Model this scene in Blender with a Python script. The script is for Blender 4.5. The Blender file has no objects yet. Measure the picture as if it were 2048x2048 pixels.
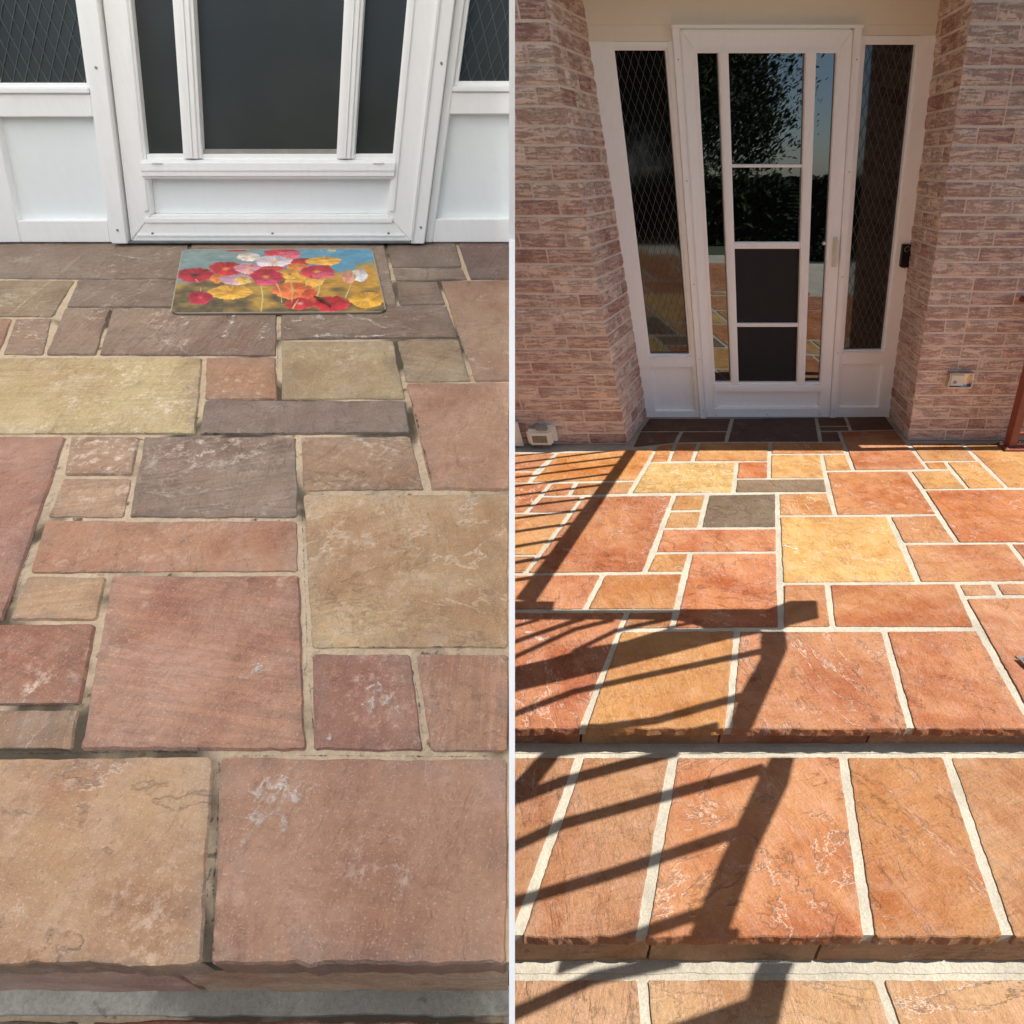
import bpy, bmesh, math, random
from mathutils import Vector, Matrix, noise
PI = math.pi
scene = bpy.context.scene
COL = scene.collection

# ------------------------------------------------------------------ camera
# Two porches stand side by side: a shaded one (left) level with the world, and
# a sunlit one (right) on ground that falls away, tilted as one rigid piece.
PITCH = 44.398
CAM_Z = 0.78
cam = bpy.data.cameras.new('camera')
cam.sensor_width = 36.0
cam.lens = 36.0 * 1250.0 / 2048.0
cam.clip_start = 0.02
cam.clip_end = 2000.0
cam_ob = bpy.data.objects.new('camera', cam)
COL.objects.link(cam_ob)
cam_ob.location = (0, 0, CAM_Z)
cam_ob.rotation_euler = (math.radians(90 - PITCH), 0, 0)
scene.camera = cam_ob

# ------------------------------------------------------------------ sky and sun
SUN = Vector((0.6666, 0.1406, 0.7321)).normalized()
world = bpy.data.worlds.new('World')
scene.world = world
world.use_nodes = True
wn = world.node_tree
wn.nodes.clear()
sky = wn.nodes.new('ShaderNodeTexSky')
sky.sky_type = 'NISHITA'
sky.sun_disc = False
sky.sun_elevation = math.asin(SUN.z)
sky.sun_rotation = math.atan2(SUN.x, SUN.y)
sky.dust_density = 0.8
sky.ozone_density = 1.8
bg = wn.nodes.new('ShaderNodeBackground')
bg.inputs['Strength'].default_value = 0.05
wo = wn.nodes.new('ShaderNodeOutputWorld')
wn.links.new(sky.outputs[0], bg.inputs[0])
wn.links.new(bg.outputs[0], wo.inputs[0])

sun = bpy.data.lights.new('sun', 'SUN')
sun.energy = 4.0
sun.angle = math.radians(0.2)
sun.color = (1.0, 0.965, 0.90)
sun_ob = bpy.data.objects.new('sun', sun)
COL.objects.link(sun_ob)
sun_ob.rotation_euler = SUN.to_track_quat('Z', 'Y').to_euler()

scene.view_settings.view_transform = 'Standard'
scene.view_settings.look = 'None'
scene.view_settings.exposure = 1.4
scene.view_settings.gamma = 1.0

# ------------------------------------------------------------------ frames of the two porches
def frame_left():
    return Matrix.Identity(4)
def frame_right():
    a = -(PITCH - math.degrees(math.atan(694.0 / 1250.0)))
    return (Matrix.Translation((0, 0, CAM_Z)) @ Matrix.Rotation(math.radians(a), 4, 'X')
            @ Matrix.Translation((0, 0, -1.72)))
ML, MR = frame_left(), frame_right()

# ------------------------------------------------------------------ node helpers
def lin(c):
    return tuple((v / 255.0 / 12.92) if v / 255.0 <= 0.04045 else ((v / 255.0 + 0.055) / 1.055) ** 2.4 for v in c)
def new_mat(name):
    m = bpy.data.materials.new(name)
    m.use_nodes = True
    nt = m.node_tree
    nt.nodes.clear()
    out = nt.nodes.new('ShaderNodeOutputMaterial')
    b = nt.nodes.new('ShaderNodeBsdfPrincipled')
    nt.links.new(b.outputs[0], out.inputs[0])
    return m, nt, b, out
class NB:
    def __init__(s, nt): s.nt = nt
    def put(s, sock, v):
        if v is None: return
        if isinstance(v, bpy.types.NodeSocket): s.nt.links.new(v, sock)
        else:
            if sock.type == 'RGBA' and len(v) == 3: v = (*v, 1)
            sock.default_value = v
    def attr(s, name, out='Color'):
        n = s.nt.nodes.new('ShaderNodeAttribute'); n.attribute_name = name
        return n.outputs[out]
    def obj(s):
        return s.nt.nodes.new('ShaderNodeTexCoord').outputs['Object']
    def mapping(s, v, scale=(1, 1, 1), rot=(0, 0, 0), loc=(0, 0, 0)):
        n = s.nt.nodes.new('ShaderNodeMapping')
        s.put(n.inputs['Vector'], v)
        n.inputs['Scale'].default_value = scale
        n.inputs['Rotation'].default_value = rot
        n.inputs['Location'].default_value = loc
        return n.outputs[0]
    def noise(s, v, scale=5, detail=4, rough=0.5, dist=0.0):
        n = s.nt.nodes.new('ShaderNodeTexNoise')
        s.put(n.inputs['Vector'], v)
        n.inputs['Scale'].default_value = scale
        n.inputs['Detail'].default_value = detail
        n.inputs['Roughness'].default_value = rough
        n.inputs['Distortion'].default_value = dist
        return n.outputs['Fac']
    def voro(s, v, scale=5, feature='F1'):
        n = s.nt.nodes.new('ShaderNodeTexVoronoi')
        n.feature = feature
        s.put(n.inputs['Vector'], v)
        n.inputs['Scale'].default_value = scale
        return n.outputs['Distance']
    def math(s, op, a, b=None, c=None):
        n = s.nt.nodes.new('ShaderNodeMath'); n.operation = op
        s.put(n.inputs[0], a)
        if b is not None: s.put(n.inputs[1], b)
        if c is not None: s.put(n.inputs[2], c)
        return n.outputs[0]
    def ramp(s, v, a, b, lo=0.0, hi=1.0):
        n = s.nt.nodes.new('ShaderNodeMapRange')
        n.interpolation_type = 'SMOOTHSTEP'
        s.put(n.inputs[0], v)
        n.inputs[1].default_value = a; n.inputs[2].default_value = b
        n.inputs[3].default_value = lo; n.inputs[4].default_value = hi
        return n.outputs[0]
    def mix(s, f, a, b, mode='MIX'):
        n = s.nt.nodes.new('ShaderNodeMix'); n.data_type = 'RGBA'; n.blend_type = mode
        s.put(n.inputs['Factor'], f)
        s.put(n.inputs[6], a); s.put(n.inputs[7], b)
        return n.outputs[2]
    def hsv(s, col, h=0.5, sat=1.0, val=1.0):
        n = s.nt.nodes.new('ShaderNodeHueSaturation')
        s.put(n.inputs['Color'], col); s.put(n.inputs['Hue'], h)
        s.put(n.inputs['Saturation'], sat); s.put(n.inputs['Value'], val)
        return n.outputs[0]
    def bump(s, h, dist=0.002, strength=1.0, normal=None):
        n = s.nt.nodes.new('ShaderNodeBump')
        n.inputs['Distance'].default_value = dist
        n.inputs['Strength'].default_value = strength
        s.put(n.inputs['Height'], h)
        if normal is not None: s.put(n.inputs['Normal'], normal)
        return n.outputs[0]

# ------------------------------------------------------------------ materials
def mat_stone(name, gain, white, light_line, dark_dirt, bumpd, sat=1.0, rough=0.8, hue=0.5, relief=0.75):
    m, nt, b, out = new_mat(name)
    N = NB(nt)
    col = N.attr('Col'); tex = N.attr('Tex', 'Vector'); edge = N.attr('Edge', 'Fac')
    big = N.noise(tex, 3.2, 5, 0.55, 0.6)
    med = N.noise(tex, 13, 8, 0.65, 0.4)
    fine = N.noise(tex, 90, 5, 0.7)
    grain = N.noise(N.mapping(tex, (7, 110, 40)), 1.0, 6, 0.68, 0.5)
    speck = N.noise(tex, 380, 3, 0.6)
    sp_ = nt.nodes.new('ShaderNodeSeparateXYZ'); nt.links.new(tex, sp_.inputs[0])
    own = N.math('FRACT', N.math('MULTIPLY', sp_.outputs[2], 0.731))      # one random number per slab
    own2 = N.math('FRACT', N.math('MULTIPLY', sp_.outputs[2], 0.277))
    # riven face: thin layers that break off along ragged contour lines
    cleft = N.noise(N.mapping(tex, (1.0, 2.1, 1.0)), 2.4, 13, 0.63, 0.35)
    steps = N.math('MULTIPLY', cleft, 7.0)
    fr = N.math('FRACT', steps)
    mask = N.ramp(N.noise(tex, 4.5, 4, 0.55), 0.44, 0.60)
    line = N.math('MULTIPLY', N.ramp(fr, 0.0, 0.16, 1, 0), mask)
    terr = N.math('ADD', N.math('FLOOR', steps), N.ramp(fr, 0.0, 0.18))
    cleft2 = N.noise(N.mapping(tex, (3.2, 1.0, 1.0)), 5.0, 12, 0.66, 0.6)
    fr2 = N.math('FRACT', N.math('MULTIPLY', cleft2, 6.0))
    line2 = N.math('MULTIPLY', N.ramp(fr2, 0.0, 0.14, 1, 0), N.ramp(N.noise(tex, 3.7, 4, 0.5), 0.50, 0.66))
    pits = N.ramp(N.noise(tex, 150, 6, 0.8), 0.36, 0.44, 1, 0)
    layer = N.noise(N.mapping(tex, (1.0, 2.1, 1.0)), 1.3, 6, 0.6, 0.5)
    base = N.mix(N.ramp(big, 0.3, 0.72), N.hsv(col, 0.49, 1.06, 0.80), N.hsv(col, 0.508, 0.94, 1.12))
    base = N.mix(N.ramp(layer, 0.46, 0.54, 0, 0.30), base, N.hsv(col, 0.512, 0.86, 1.22))
    base = N.mix(N.ramp(med, 0.44, 0.7, 0, 0.45), base, N.hsv(col, 0.50, 0.72, 1.28))
    base = N.mix(N.ramp(med, 0.30, 0.46, 0.42, 0), base, N.hsv(col, 0.488, 1.05, 0.60))
    base = N.mix(N.math('MULTIPLY', N.ramp(grain, 0.38, 0.62, 0, 0.8), N.ramp(own2, 0.0, 1.0, 1.0, 0.15)), base, N.hsv(base, 0.5, 0.95, 0.76))
    base = N.mix(N.ramp(fine, 0.35, 0.7, 0.28, 0), base, N.hsv(base, 0.5, 1.0, 0.6))
    base = N.mix(N.math('MULTIPLY', N.math('MULTIPLY', line, N.ramp(own, 0.1, 0.9, 0.15, 1.15)), light_line), base, N.hsv(col, 0.508, 0.58, 1.9))
    base = N.mix(N.math('MULTIPLY', N.math('MULTIPLY', line2, N.ramp(own2, 0.3, 1.0, 0.0, 1.1)), light_line * 0.7), base, N.hsv(col, 0.508, 0.62, 1.8))
    base = N.mix(N.math('MULTIPLY', pits, 0.4), base, N.hsv(col, 0.49, 1.0, 0.5))
    # lime bloom in patches
    w = N.math('MULTIPLY', N.ramp(N.noise(tex, 2.6, 6, 0.65, 0.3), 0.48, 0.74), N.ramp(N.noise(tex, 45, 8, 0.78), 0.50, 0.64))
    w = N.math('MULTIPLY', w, white)
    base = N.mix(w, base, lin((222, 205, 188)))
    # dirt and weathering toward the edges of each slab, broken up by noise
    e = N.math('MULTIPLY', edge, N.ramp(N.noise(tex, 22, 5, 0.65), 0.38, 0.62))
    base = N.mix(N.math('MULTIPLY', e, dark_dirt), base, N.hsv(base, 0.505, 0.7, 0.66))
    base = N.mix(N.ramp(speck, 0.58, 0.68, 0, 0.4), base, N.hsv(col, 0.5, 0.5, 1.6))
    base = N.hsv(base, hue, sat, gain)
    N.put(b.inputs['Base Color'], base)
    N.put(b.inputs['Roughness'], N.ramp(med, 0.3, 0.7, rough - 0.12, rough + 0.08))
    b.inputs['Specular IOR Level'].default_value = 0.35
    h = N.math('ADD', N.math('MULTIPLY', N.math('MULTIPLY', terr, relief), N.ramp(own, 0.0, 1.0, 0.35, 1.2)), N.math('MULTIPLY', big, 1.2))
    h = N.math('ADD', h, N.math('MULTIPLY', med, 0.6))
    n1 = N.bump(h, bumpd, 1.0)
    h2 = N.math('ADD', N.math('ADD', N.math('MULTIPLY', fine, 1.6), N.math('MULTIPLY', fr2, 0.8)), N.math('ADD', N.math('MULTIPLY', grain, 1.2), N.math('MULTIPLY', speck, 0.6)))
    n2 = N.bump(h2, bumpd * 0.55, 0.9, n1)
    N.put(b.inputs['Normal'], n2)
    return m

def mat_mortar(name, c, crack, gain=1.0, bumpd=0.002):
    m, nt, b, out = new_mat(name)
    N = NB(nt); p = N.obj()
    n1 = N.noise(p, 6, 4, 0.6, 0.5); n2 = N.noise(p, 150, 5, 0.75); n3 = N.noise(p, 35, 5, 0.6)
    base = N.mix(N.ramp(n1, 0.35, 0.65), tuple(v * 0.86 for v in lin(c)), lin(c))
    base = N.mix(N.ramp(n2, 0.35, 0.6, 0.4, 0), base, tuple(v * 0.5 for v in lin(c)))
    base = N.mix(N.math('MULTIPLY', N.ramp(N.noise(p, 3.0, 4, 0.55, 0.8), 0.5, 0.62), crack), base, lin((62, 56, 46)))
    base = N.mix(N.math('MULTIPLY', N.ramp(n3, 0.6, 0.7), crack), base, lin((90, 82, 62)))
    base = N.hsv(base, 0.5, 1.0, gain)
    N.put(b.inputs['Base Color'], base)
    b.inputs['Roughness'].default_value = 0.95
    b.inputs['Specular IOR Level'].default_value = 0.2
    N.put(b.inputs['Normal'], N.bump(N.math('ADD', n2, N.math('MULTIPLY', n3, 1.5)), bumpd, 1.0))
    return m

def mat_paint(name, c, dirt=0.3, rough=0.45, streak=(60, 60, 4)):
    m, nt, b, out = new_mat(name)
    N = NB(nt); p = N.obj()
    n1 = N.noise(N.mapping(p, streak), 1.0, 5, 0.6)
    n2 = N.noise(p, 9, 5, 0.6, 0.4)
    c0 = lin(c)
    base = N.mix(N.ramp(n1, 0.4, 0.75, 0, 0.35 * dirt), c0, tuple(v * 0.72 for v in c0))
    base = N.mix(N.ramp(n2, 0.55, 0.8, 0, 0.5 * dirt), base, (c0[0] * 0.8, c0[1] * 0.78, c0[2] * 0.7))
    N.put(b.inputs['Base Color'], base)
    N.put(b.inputs['Roughness'], N.ramp(n2, 0.3, 0.7, rough - 0.08, rough + 0.15))
    N.put(b.inputs['Normal'], N.bump(N.math('ADD', n1, N.noise(p, 300, 2, 0.5)), 0.0002, 0.6))
    return m

def mat_plain(name, c, rough=0.5, metal=0.0, nz=0.12, scale=40, bumpd=0.0004):
    m, nt, b, out = new_mat(name)
    N = NB(nt); p = N.obj()
    n = N.noise(p, scale, 5, 0.6)
    c0 = lin(c)
    base = N.mix(N.ramp(n, 0.3, 0.7), tuple(v * (1 - nz) for v in c0), tuple(min(1, v * (1 + nz)) for v in c0))
    N.put(b.inputs['Base Color'], base)
    b.inputs['Roughness'].default_value = rough
    b.inputs['Metallic'].default_value = metal
    N.put(b.inputs['Normal'], N.bump(n, bumpd, 0.6))
    return m

def mat_glass_dark(name, c, reflect, rough=0.01):
    # storm glass in front of an unlit room: dark body, mirror-like skin, faint dust
    m, nt, b, out = new_mat(name)
    N = NB(nt); p = N.obj()
    n = N.noise(p, 3, 4, 0.5)
    N.put(b.inputs['Base Color'], N.mix(N.ramp(n, 0.3, 0.7), tuple(v * 0.75 for v in lin(c)), lin(c)))
    b.inputs['Roughness'].default_value = 0.7
    b.inputs['Specular IOR Level'].default_value = 0.0
    g = nt.nodes.new('ShaderNodeBsdfGlossy')
    g.inputs['Roughness'].default_value = rough
    g.inputs['Color'].default_value = (0.9, 0.95, 1.0, 1)
    mx = nt.nodes.new('ShaderNodeMixShader')
    fr = nt.nodes.new('ShaderNodeFresnel'); fr.inputs[0].default_value = 1.5
    f = N.math('ADD', N.math('MULTIPLY', fr.outputs[0], 0.9), reflect)
    N.put(mx.inputs[0], f)
    nt.links.new(b.outputs[0], mx.inputs[1]); nt.links.new(g.outputs[0], mx.inputs[2])
    nt.links.new(mx.outputs[0], out.inputs[0])
    return m

def mat_brick(name):
    m, nt, b, out = new_mat(name)
    N = NB(nt)
    col = N.attr('Col'); tex = N.attr('Tex', 'Vector')
    st = N.noise(N.mapping(tex, (9, 60, 60)), 1.0, 8, 0.66, 0.7)
    sp = N.noise(tex, 70, 7, 0.75, 0.3)
    big = N.noise(tex, 9, 4, 0.6)
    k = N.math('ADD', N.math('MULTIPLY', st, 0.62), N.math('MULTIPLY', sp, 0.38))
    wear = N.math('ADD', k, N.math('MULTIPLY', N.math('SUBTRACT', big, 0.5), 0.28))
    base = N.mix(N.ramp(wear, 0.40, 0.50), N.hsv(col, 0.490, 0.95, 0.72), N.hsv(col, 0.505, 0.74, 1.24))
    N.put(b.inputs['Base Color'], base)
    b.inputs['Roughness'].default_value = 0.9
    b.inputs['Specular IOR Level'].default_value = 0.2
    h = N.math('ADD', N.math('MULTIPLY', N.ramp(wear, 0.42, 0.54), 1.0), N.math('MULTIPLY', sp, 0.7))
    N.put(b.inputs['Normal'], N.bump(h, 0.004, 1.0))
    return m

def mat_vcol(name, rough=0.7, weave=True):
    m, nt, b, out = new_mat(name)
    N = NB(nt); p = N.obj()
    n = N.noise(p, 500, 3, 0.6)
    N.put(b.inputs['Base Color'], N.mix(N.ramp(n, 0.3, 0.75, 0, 0.35), N.attr('Col'), N.hsv(N.attr('Col'), 0.5, 0.8, 0.72)))
    b.inputs['Roughness'].default_value = rough
    N.put(b.inputs['Normal'], N.bump(n, 0.0006, 0.8))
    return m

def mat_stain(name, c, strength=0.62):
    m, nt, b, out = new_mat(name)
    N = NB(nt); p = N.obj()
    N.put(b.inputs['Base Color'], lin(c)); b.inputs['Roughness'].default_value = 0.9
    a = N.math('MULTIPLY', N.attr('Edge', 'Fac'), 1.0)
    n = N.noise(p, 70, 6, 0.72, 0.5)
    k = N.ramp(N.math('SUBTRACT', N.math('ADD', n, N.math('MULTIPLY', a, 0.26)), 0.66), 0.0, 0.22, 0, strength)
    tr = nt.nodes.new('ShaderNodeBsdfTransparent'); mx = nt.nodes.new('ShaderNodeMixShader')
    N.put(mx.inputs[0], k)
    nt.links.new(tr.outputs[0], mx.inputs[1]); nt.links.new(b.outputs[0], mx.inputs[2])
    nt.links.new(mx.outputs[0], out.inputs[0])
    return m

def mat_translucent(name, c):
    # opal sheet of the added roof: scatters the sun into soft light underneath
    m, nt, b, out = new_mat(name)
    d = nt.nodes.new('ShaderNodeBsdfDiffuse'); d.inputs[0].default_value = (0.85, 0.85, 0.85, 1)
    t = nt.nodes.new('ShaderNodeBsdfTranslucent'); t.inputs[0].default_value = (*c, 1)
    mx = nt.nodes.new('ShaderNodeMixShader'); mx.inputs[0].default_value = 0.86
    nt.links.new(d.outputs[0], mx.inputs[1]); nt.links.new(t.outputs[0], mx.inputs[2])
    nt.links.new(mx.outputs[0], out.inputs[0])
    return m

def mat_leaf(name, c):
    m, nt, b, out = new_mat(name)
    N = NB(nt); p = N.obj()
    n = N.noise(p, 1.5, 4, 0.6)
    N.put(b.inputs['Base Color'], N.mix(N.ramp(n, 0.3, 0.7), tuple(v * 0.6 for v in c), c))
    b.inputs['Roughness'].default_value = 0.9
    b.inputs['Specular IOR Level'].default_value = 0.1
    return m

M = dict(
    stoneL=mat_stone('weathered_sandstone', 1.42, 0.75, 0.5, 0.55, 0.0030, 1.0, 0.88, 0.501, 0.42),
    stoneR=mat_stone('cleaned_sandstone', 0.54, 0.22, 0.85, 0.35, 0.0046, 1.03, 0.72, 0.511),
    mortarL=mat_mortar('old_mortar', (210, 188, 160), 0.9, 1.1, 0.003),
    mortarR=mat_mortar('fresh_mortar', (222, 212, 192), 0.12, 0.58, 0.003),
    ledge=mat_mortar('grey_ledge_mortar', (238, 230, 212), 0.5, 1.15, 0.008),
    whiteL=mat_paint('white_enamel', (250, 250, 248), 0.4),
    whiteR=mat_paint('white_door_paint', (253, 250, 246), 0.45),
    cream=mat_paint('cream_wall_paint', (236, 226, 206), 0.2, 0.7),
    panelL=mat_paint('pale_panel_paint', (242, 247, 247), 0.25),
    glassL=mat_glass_dark('dark_storm_glass_hazy', (68, 71, 69), 0.0, 0.10),
    glassR=mat_glass_dark('dark_storm_glass', (14, 12, 12), 0.17, 0.008),
    glassS=mat_glass_dark('dark_sidelight_glass', (20, 18, 17), 0.05, 0.05),
    lattice=mat_plain('lattice_grey', (92, 90, 86), 0.4, 0.3),
    latticeL=mat_plain('lattice_pale', (92, 102, 102), 0.4, 0.2),
    brick=mat_brick('painted_brick'),
    brickmortar=mat_mortar('brick_mortar', (244, 222, 202), 0.0, 1.0, 0.002),
    maroon=mat_plain('maroon_metal_paint', (132, 72, 58), 0.42, 0.0, 0.1, 25),
    dark=mat_plain('dark_metal', (46, 36, 32), 0.5, 0.4),
    black=mat_plain('black_plastic', (16, 16, 20), 0.3, 0.0, 0.2),
    chrome=mat_plain('bright_metal', (210, 210, 206), 0.25, 0.9),
    screw=mat_plain('dull_screw_metal', (150, 150, 148), 0.4, 0.7),
    plastic=mat_plain('ivory_plastic', (226, 222, 206), 0.45, 0.0, 0.06),
    greyplastic=mat_plain('grey_plastic', (150, 146, 138), 0.5, 0.0, 0.1),
    lens=mat_plain('lamp_lens', (120, 120, 104), 0.2, 0.0, 0.2),
    divider=mat_plain('divider_white', (250, 250, 250), 0.6, 0.0, 0.01),
    mat=mat_vcol('printed_mat'),
    twig=mat_plain('dry_twig', (96, 62, 44), 0.9, 0, 0.3, 200),
    lime=mat_stain('lime_stain', (224, 218, 208)),
    soil=mat_stain('joint_soil', (44, 38, 32), 0.95),
    bark=mat_plain('bark', (70, 56, 44), 0.95, 0, 0.3, 8),
    leafA=mat_leaf('broad_leaf', (0.026, 0.042, 0.016)),
    leafB=mat_leaf('needle_leaf', (0.028, 0.055, 0.030)),
    lawn=mat_plain('lawn_grass', (52, 62, 34), 0.95, 0, 0.35, 6, 0.02),
    diffuser=mat_translucent('opal_diffuser_sheet', (0.92, 0.90, 0.87)),
    screen=mat_plain('insect_screen', (24, 22, 24), 0.75, 0, 0.2, 60),
    base=mat_plain('rubble_base', (84, 72, 62), 0.95, 0, 0.2, 12, 0.01),
)

# ------------------------------------------------------------------ object helpers
def tag(o, label=None, cat=None, group=None, kind=None):
    if label: o['label'] = label
    if cat: o['category'] = cat
    if group: o['group'] = group
    if kind: o['kind'] = kind
    return o
class MB:
    """collects vertices and faces of one mesh, in porch coordinates"""
    def __init__(s): s.v = []; s.f = []; s.m = []; s.col = []; s.tex = []; s.edge = []; s.smooth = False
    def add(s, vs, fs, mi=0, col=(1, 1, 1), tex=None, edge=None):
        o = len(s.v)
        s.v += [tuple(p) for p in vs]
        s.f += [tuple(i + o for i in f) for f in fs]
        s.m += [mi] * len(fs)
        s.col += [col] * len(vs)
        s.tex += tex if tex else [tuple(p) for p in vs]
        s.edge += edge if edge else [0.0] * len(vs)
    def hexa(s, p, mi=0, col=(1, 1, 1)):
        # p: 8 points, bottom 4 (ccw) then top 4
        s.add(p, [(3, 2, 1, 0), (4, 5, 6, 7), (0, 1, 5, 4), (1, 2, 6, 5), (2, 3, 7, 6), (3, 0, 4, 7)], mi, col)
    def box(s, x0, x1, y0, y1, z0, z1, mi=0):
        s.hexa([(x0, y0, z0), (x1, y0, z0), (x1, y1, z0), (x0, y1, z0), (x0, y0, z1), (x1, y0, z1), (x1, y1, z1), (x0, y1, z1)], mi)
    def tube(s, a, b, r0, r1=None, n=10, mi=0, caps=True):
        a, b = Vector(a), Vector(b); r1 = r0 if r1 is None else r1
        d = (b - a).normalized()
        u = d.orthogonal().normalized(); w = d.cross(u)
        vs = [a + (u * math.cos(2 * PI * i / n) + w * math.sin(2 * PI * i / n)) * r0 for i in range(n)]
        vs += [b + (u * math.cos(2 * PI * i / n) + w * math.sin(2 * PI * i / n)) * r1 for i in range(n)]
        fs = [(i, (i + 1) % n, n + (i + 1) % n, n + i) for i in range(n)]
        if caps: fs += [tuple(range(n - 1, -1, -1)), tuple(range(n, 2 * n))]
        s.add(vs, fs, mi)
    def build(s, name, mats, frame=None, parent=None, origin=None, bevel=0.0, clipx=None, smooth=False, autosmooth=None):
        """top-level: mesh origin at `origin` in porch coordinates; child: verts relative to the thing's origin"""
        if not isinstance(mats, (list, tuple)): mats = [mats]
        org = Vector(parent['_org']) if parent is not None else (Vector(origin) if origin else Vector((0, 0, 0)))
        me = bpy.data.meshes.new(name)
        me.from_pydata([tuple(Vector(p) - org) for p in s.v], [], s.f)
        for mt in mats: me.materials.append(mt)
        me.polygons.foreach_set('material_index', s.m)
        ca = me.attributes.new('Col', 'FLOAT_COLOR', 'POINT')
        ca.data.foreach_set('color', [x for c in s.col for x in (*c, 1.0)])
        ta = me.attributes.new('Tex', 'FLOAT_VECTOR', 'POINT')
        ta.data.foreach_set('vector', [x for c in s.tex for x in c])
        ea = me.attributes.new('Edge', 'FLOAT', 'POINT')
        ea.data.foreach_set('value', s.edge)
        bm = bmesh.new(); bm.from_mesh(me)
        if not getattr(s, 'noremesh', False):
            bmesh.ops.recalc_face_normals(bm, faces=bm.faces)
        if bevel:
            bmesh.ops.bevel(bm, geom=[e for e in bm.edges if len(e.link_faces) == 2 and e.calc_face_angle(0) > 0.6],
                            offset=bevel, segments=2, affect='EDGES', clamp_overlap=True)
        if clipx is not None:
            bmesh.ops.bisect_plane(bm, geom=bm.verts[:] + bm.edges[:] + bm.faces[:], plane_co=(clipx - org.x, 0, 0), plane_no=(1, 0, 0), clear_outer=True)
        bm.to_mesh(me); bm.free()
        if smooth:
            me.polygons.foreach_set('use_smooth', [True] * len(me.polygons))
        o = bpy.data.objects.new(name, me)
        COL.objects.link(o)
        if parent is not None:
            o.parent = parent; o['_org'] = tuple(org)
        else:
            o.matrix_world = (frame if frame is not None else ML) @ Matrix.Translation(org)
            o['_org'] = tuple(org)
        return o
def thing(name, org, frame, label, cat, group=None):
    o = bpy.data.objects.new(name, None)
    o.empty_display_size = 0.1
    COL.objects.link(o)
    o.matrix_world = frame @ Matrix.Translation(org)
    o['_org'] = tuple(org)
    return tag(o, label, cat, group)

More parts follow.
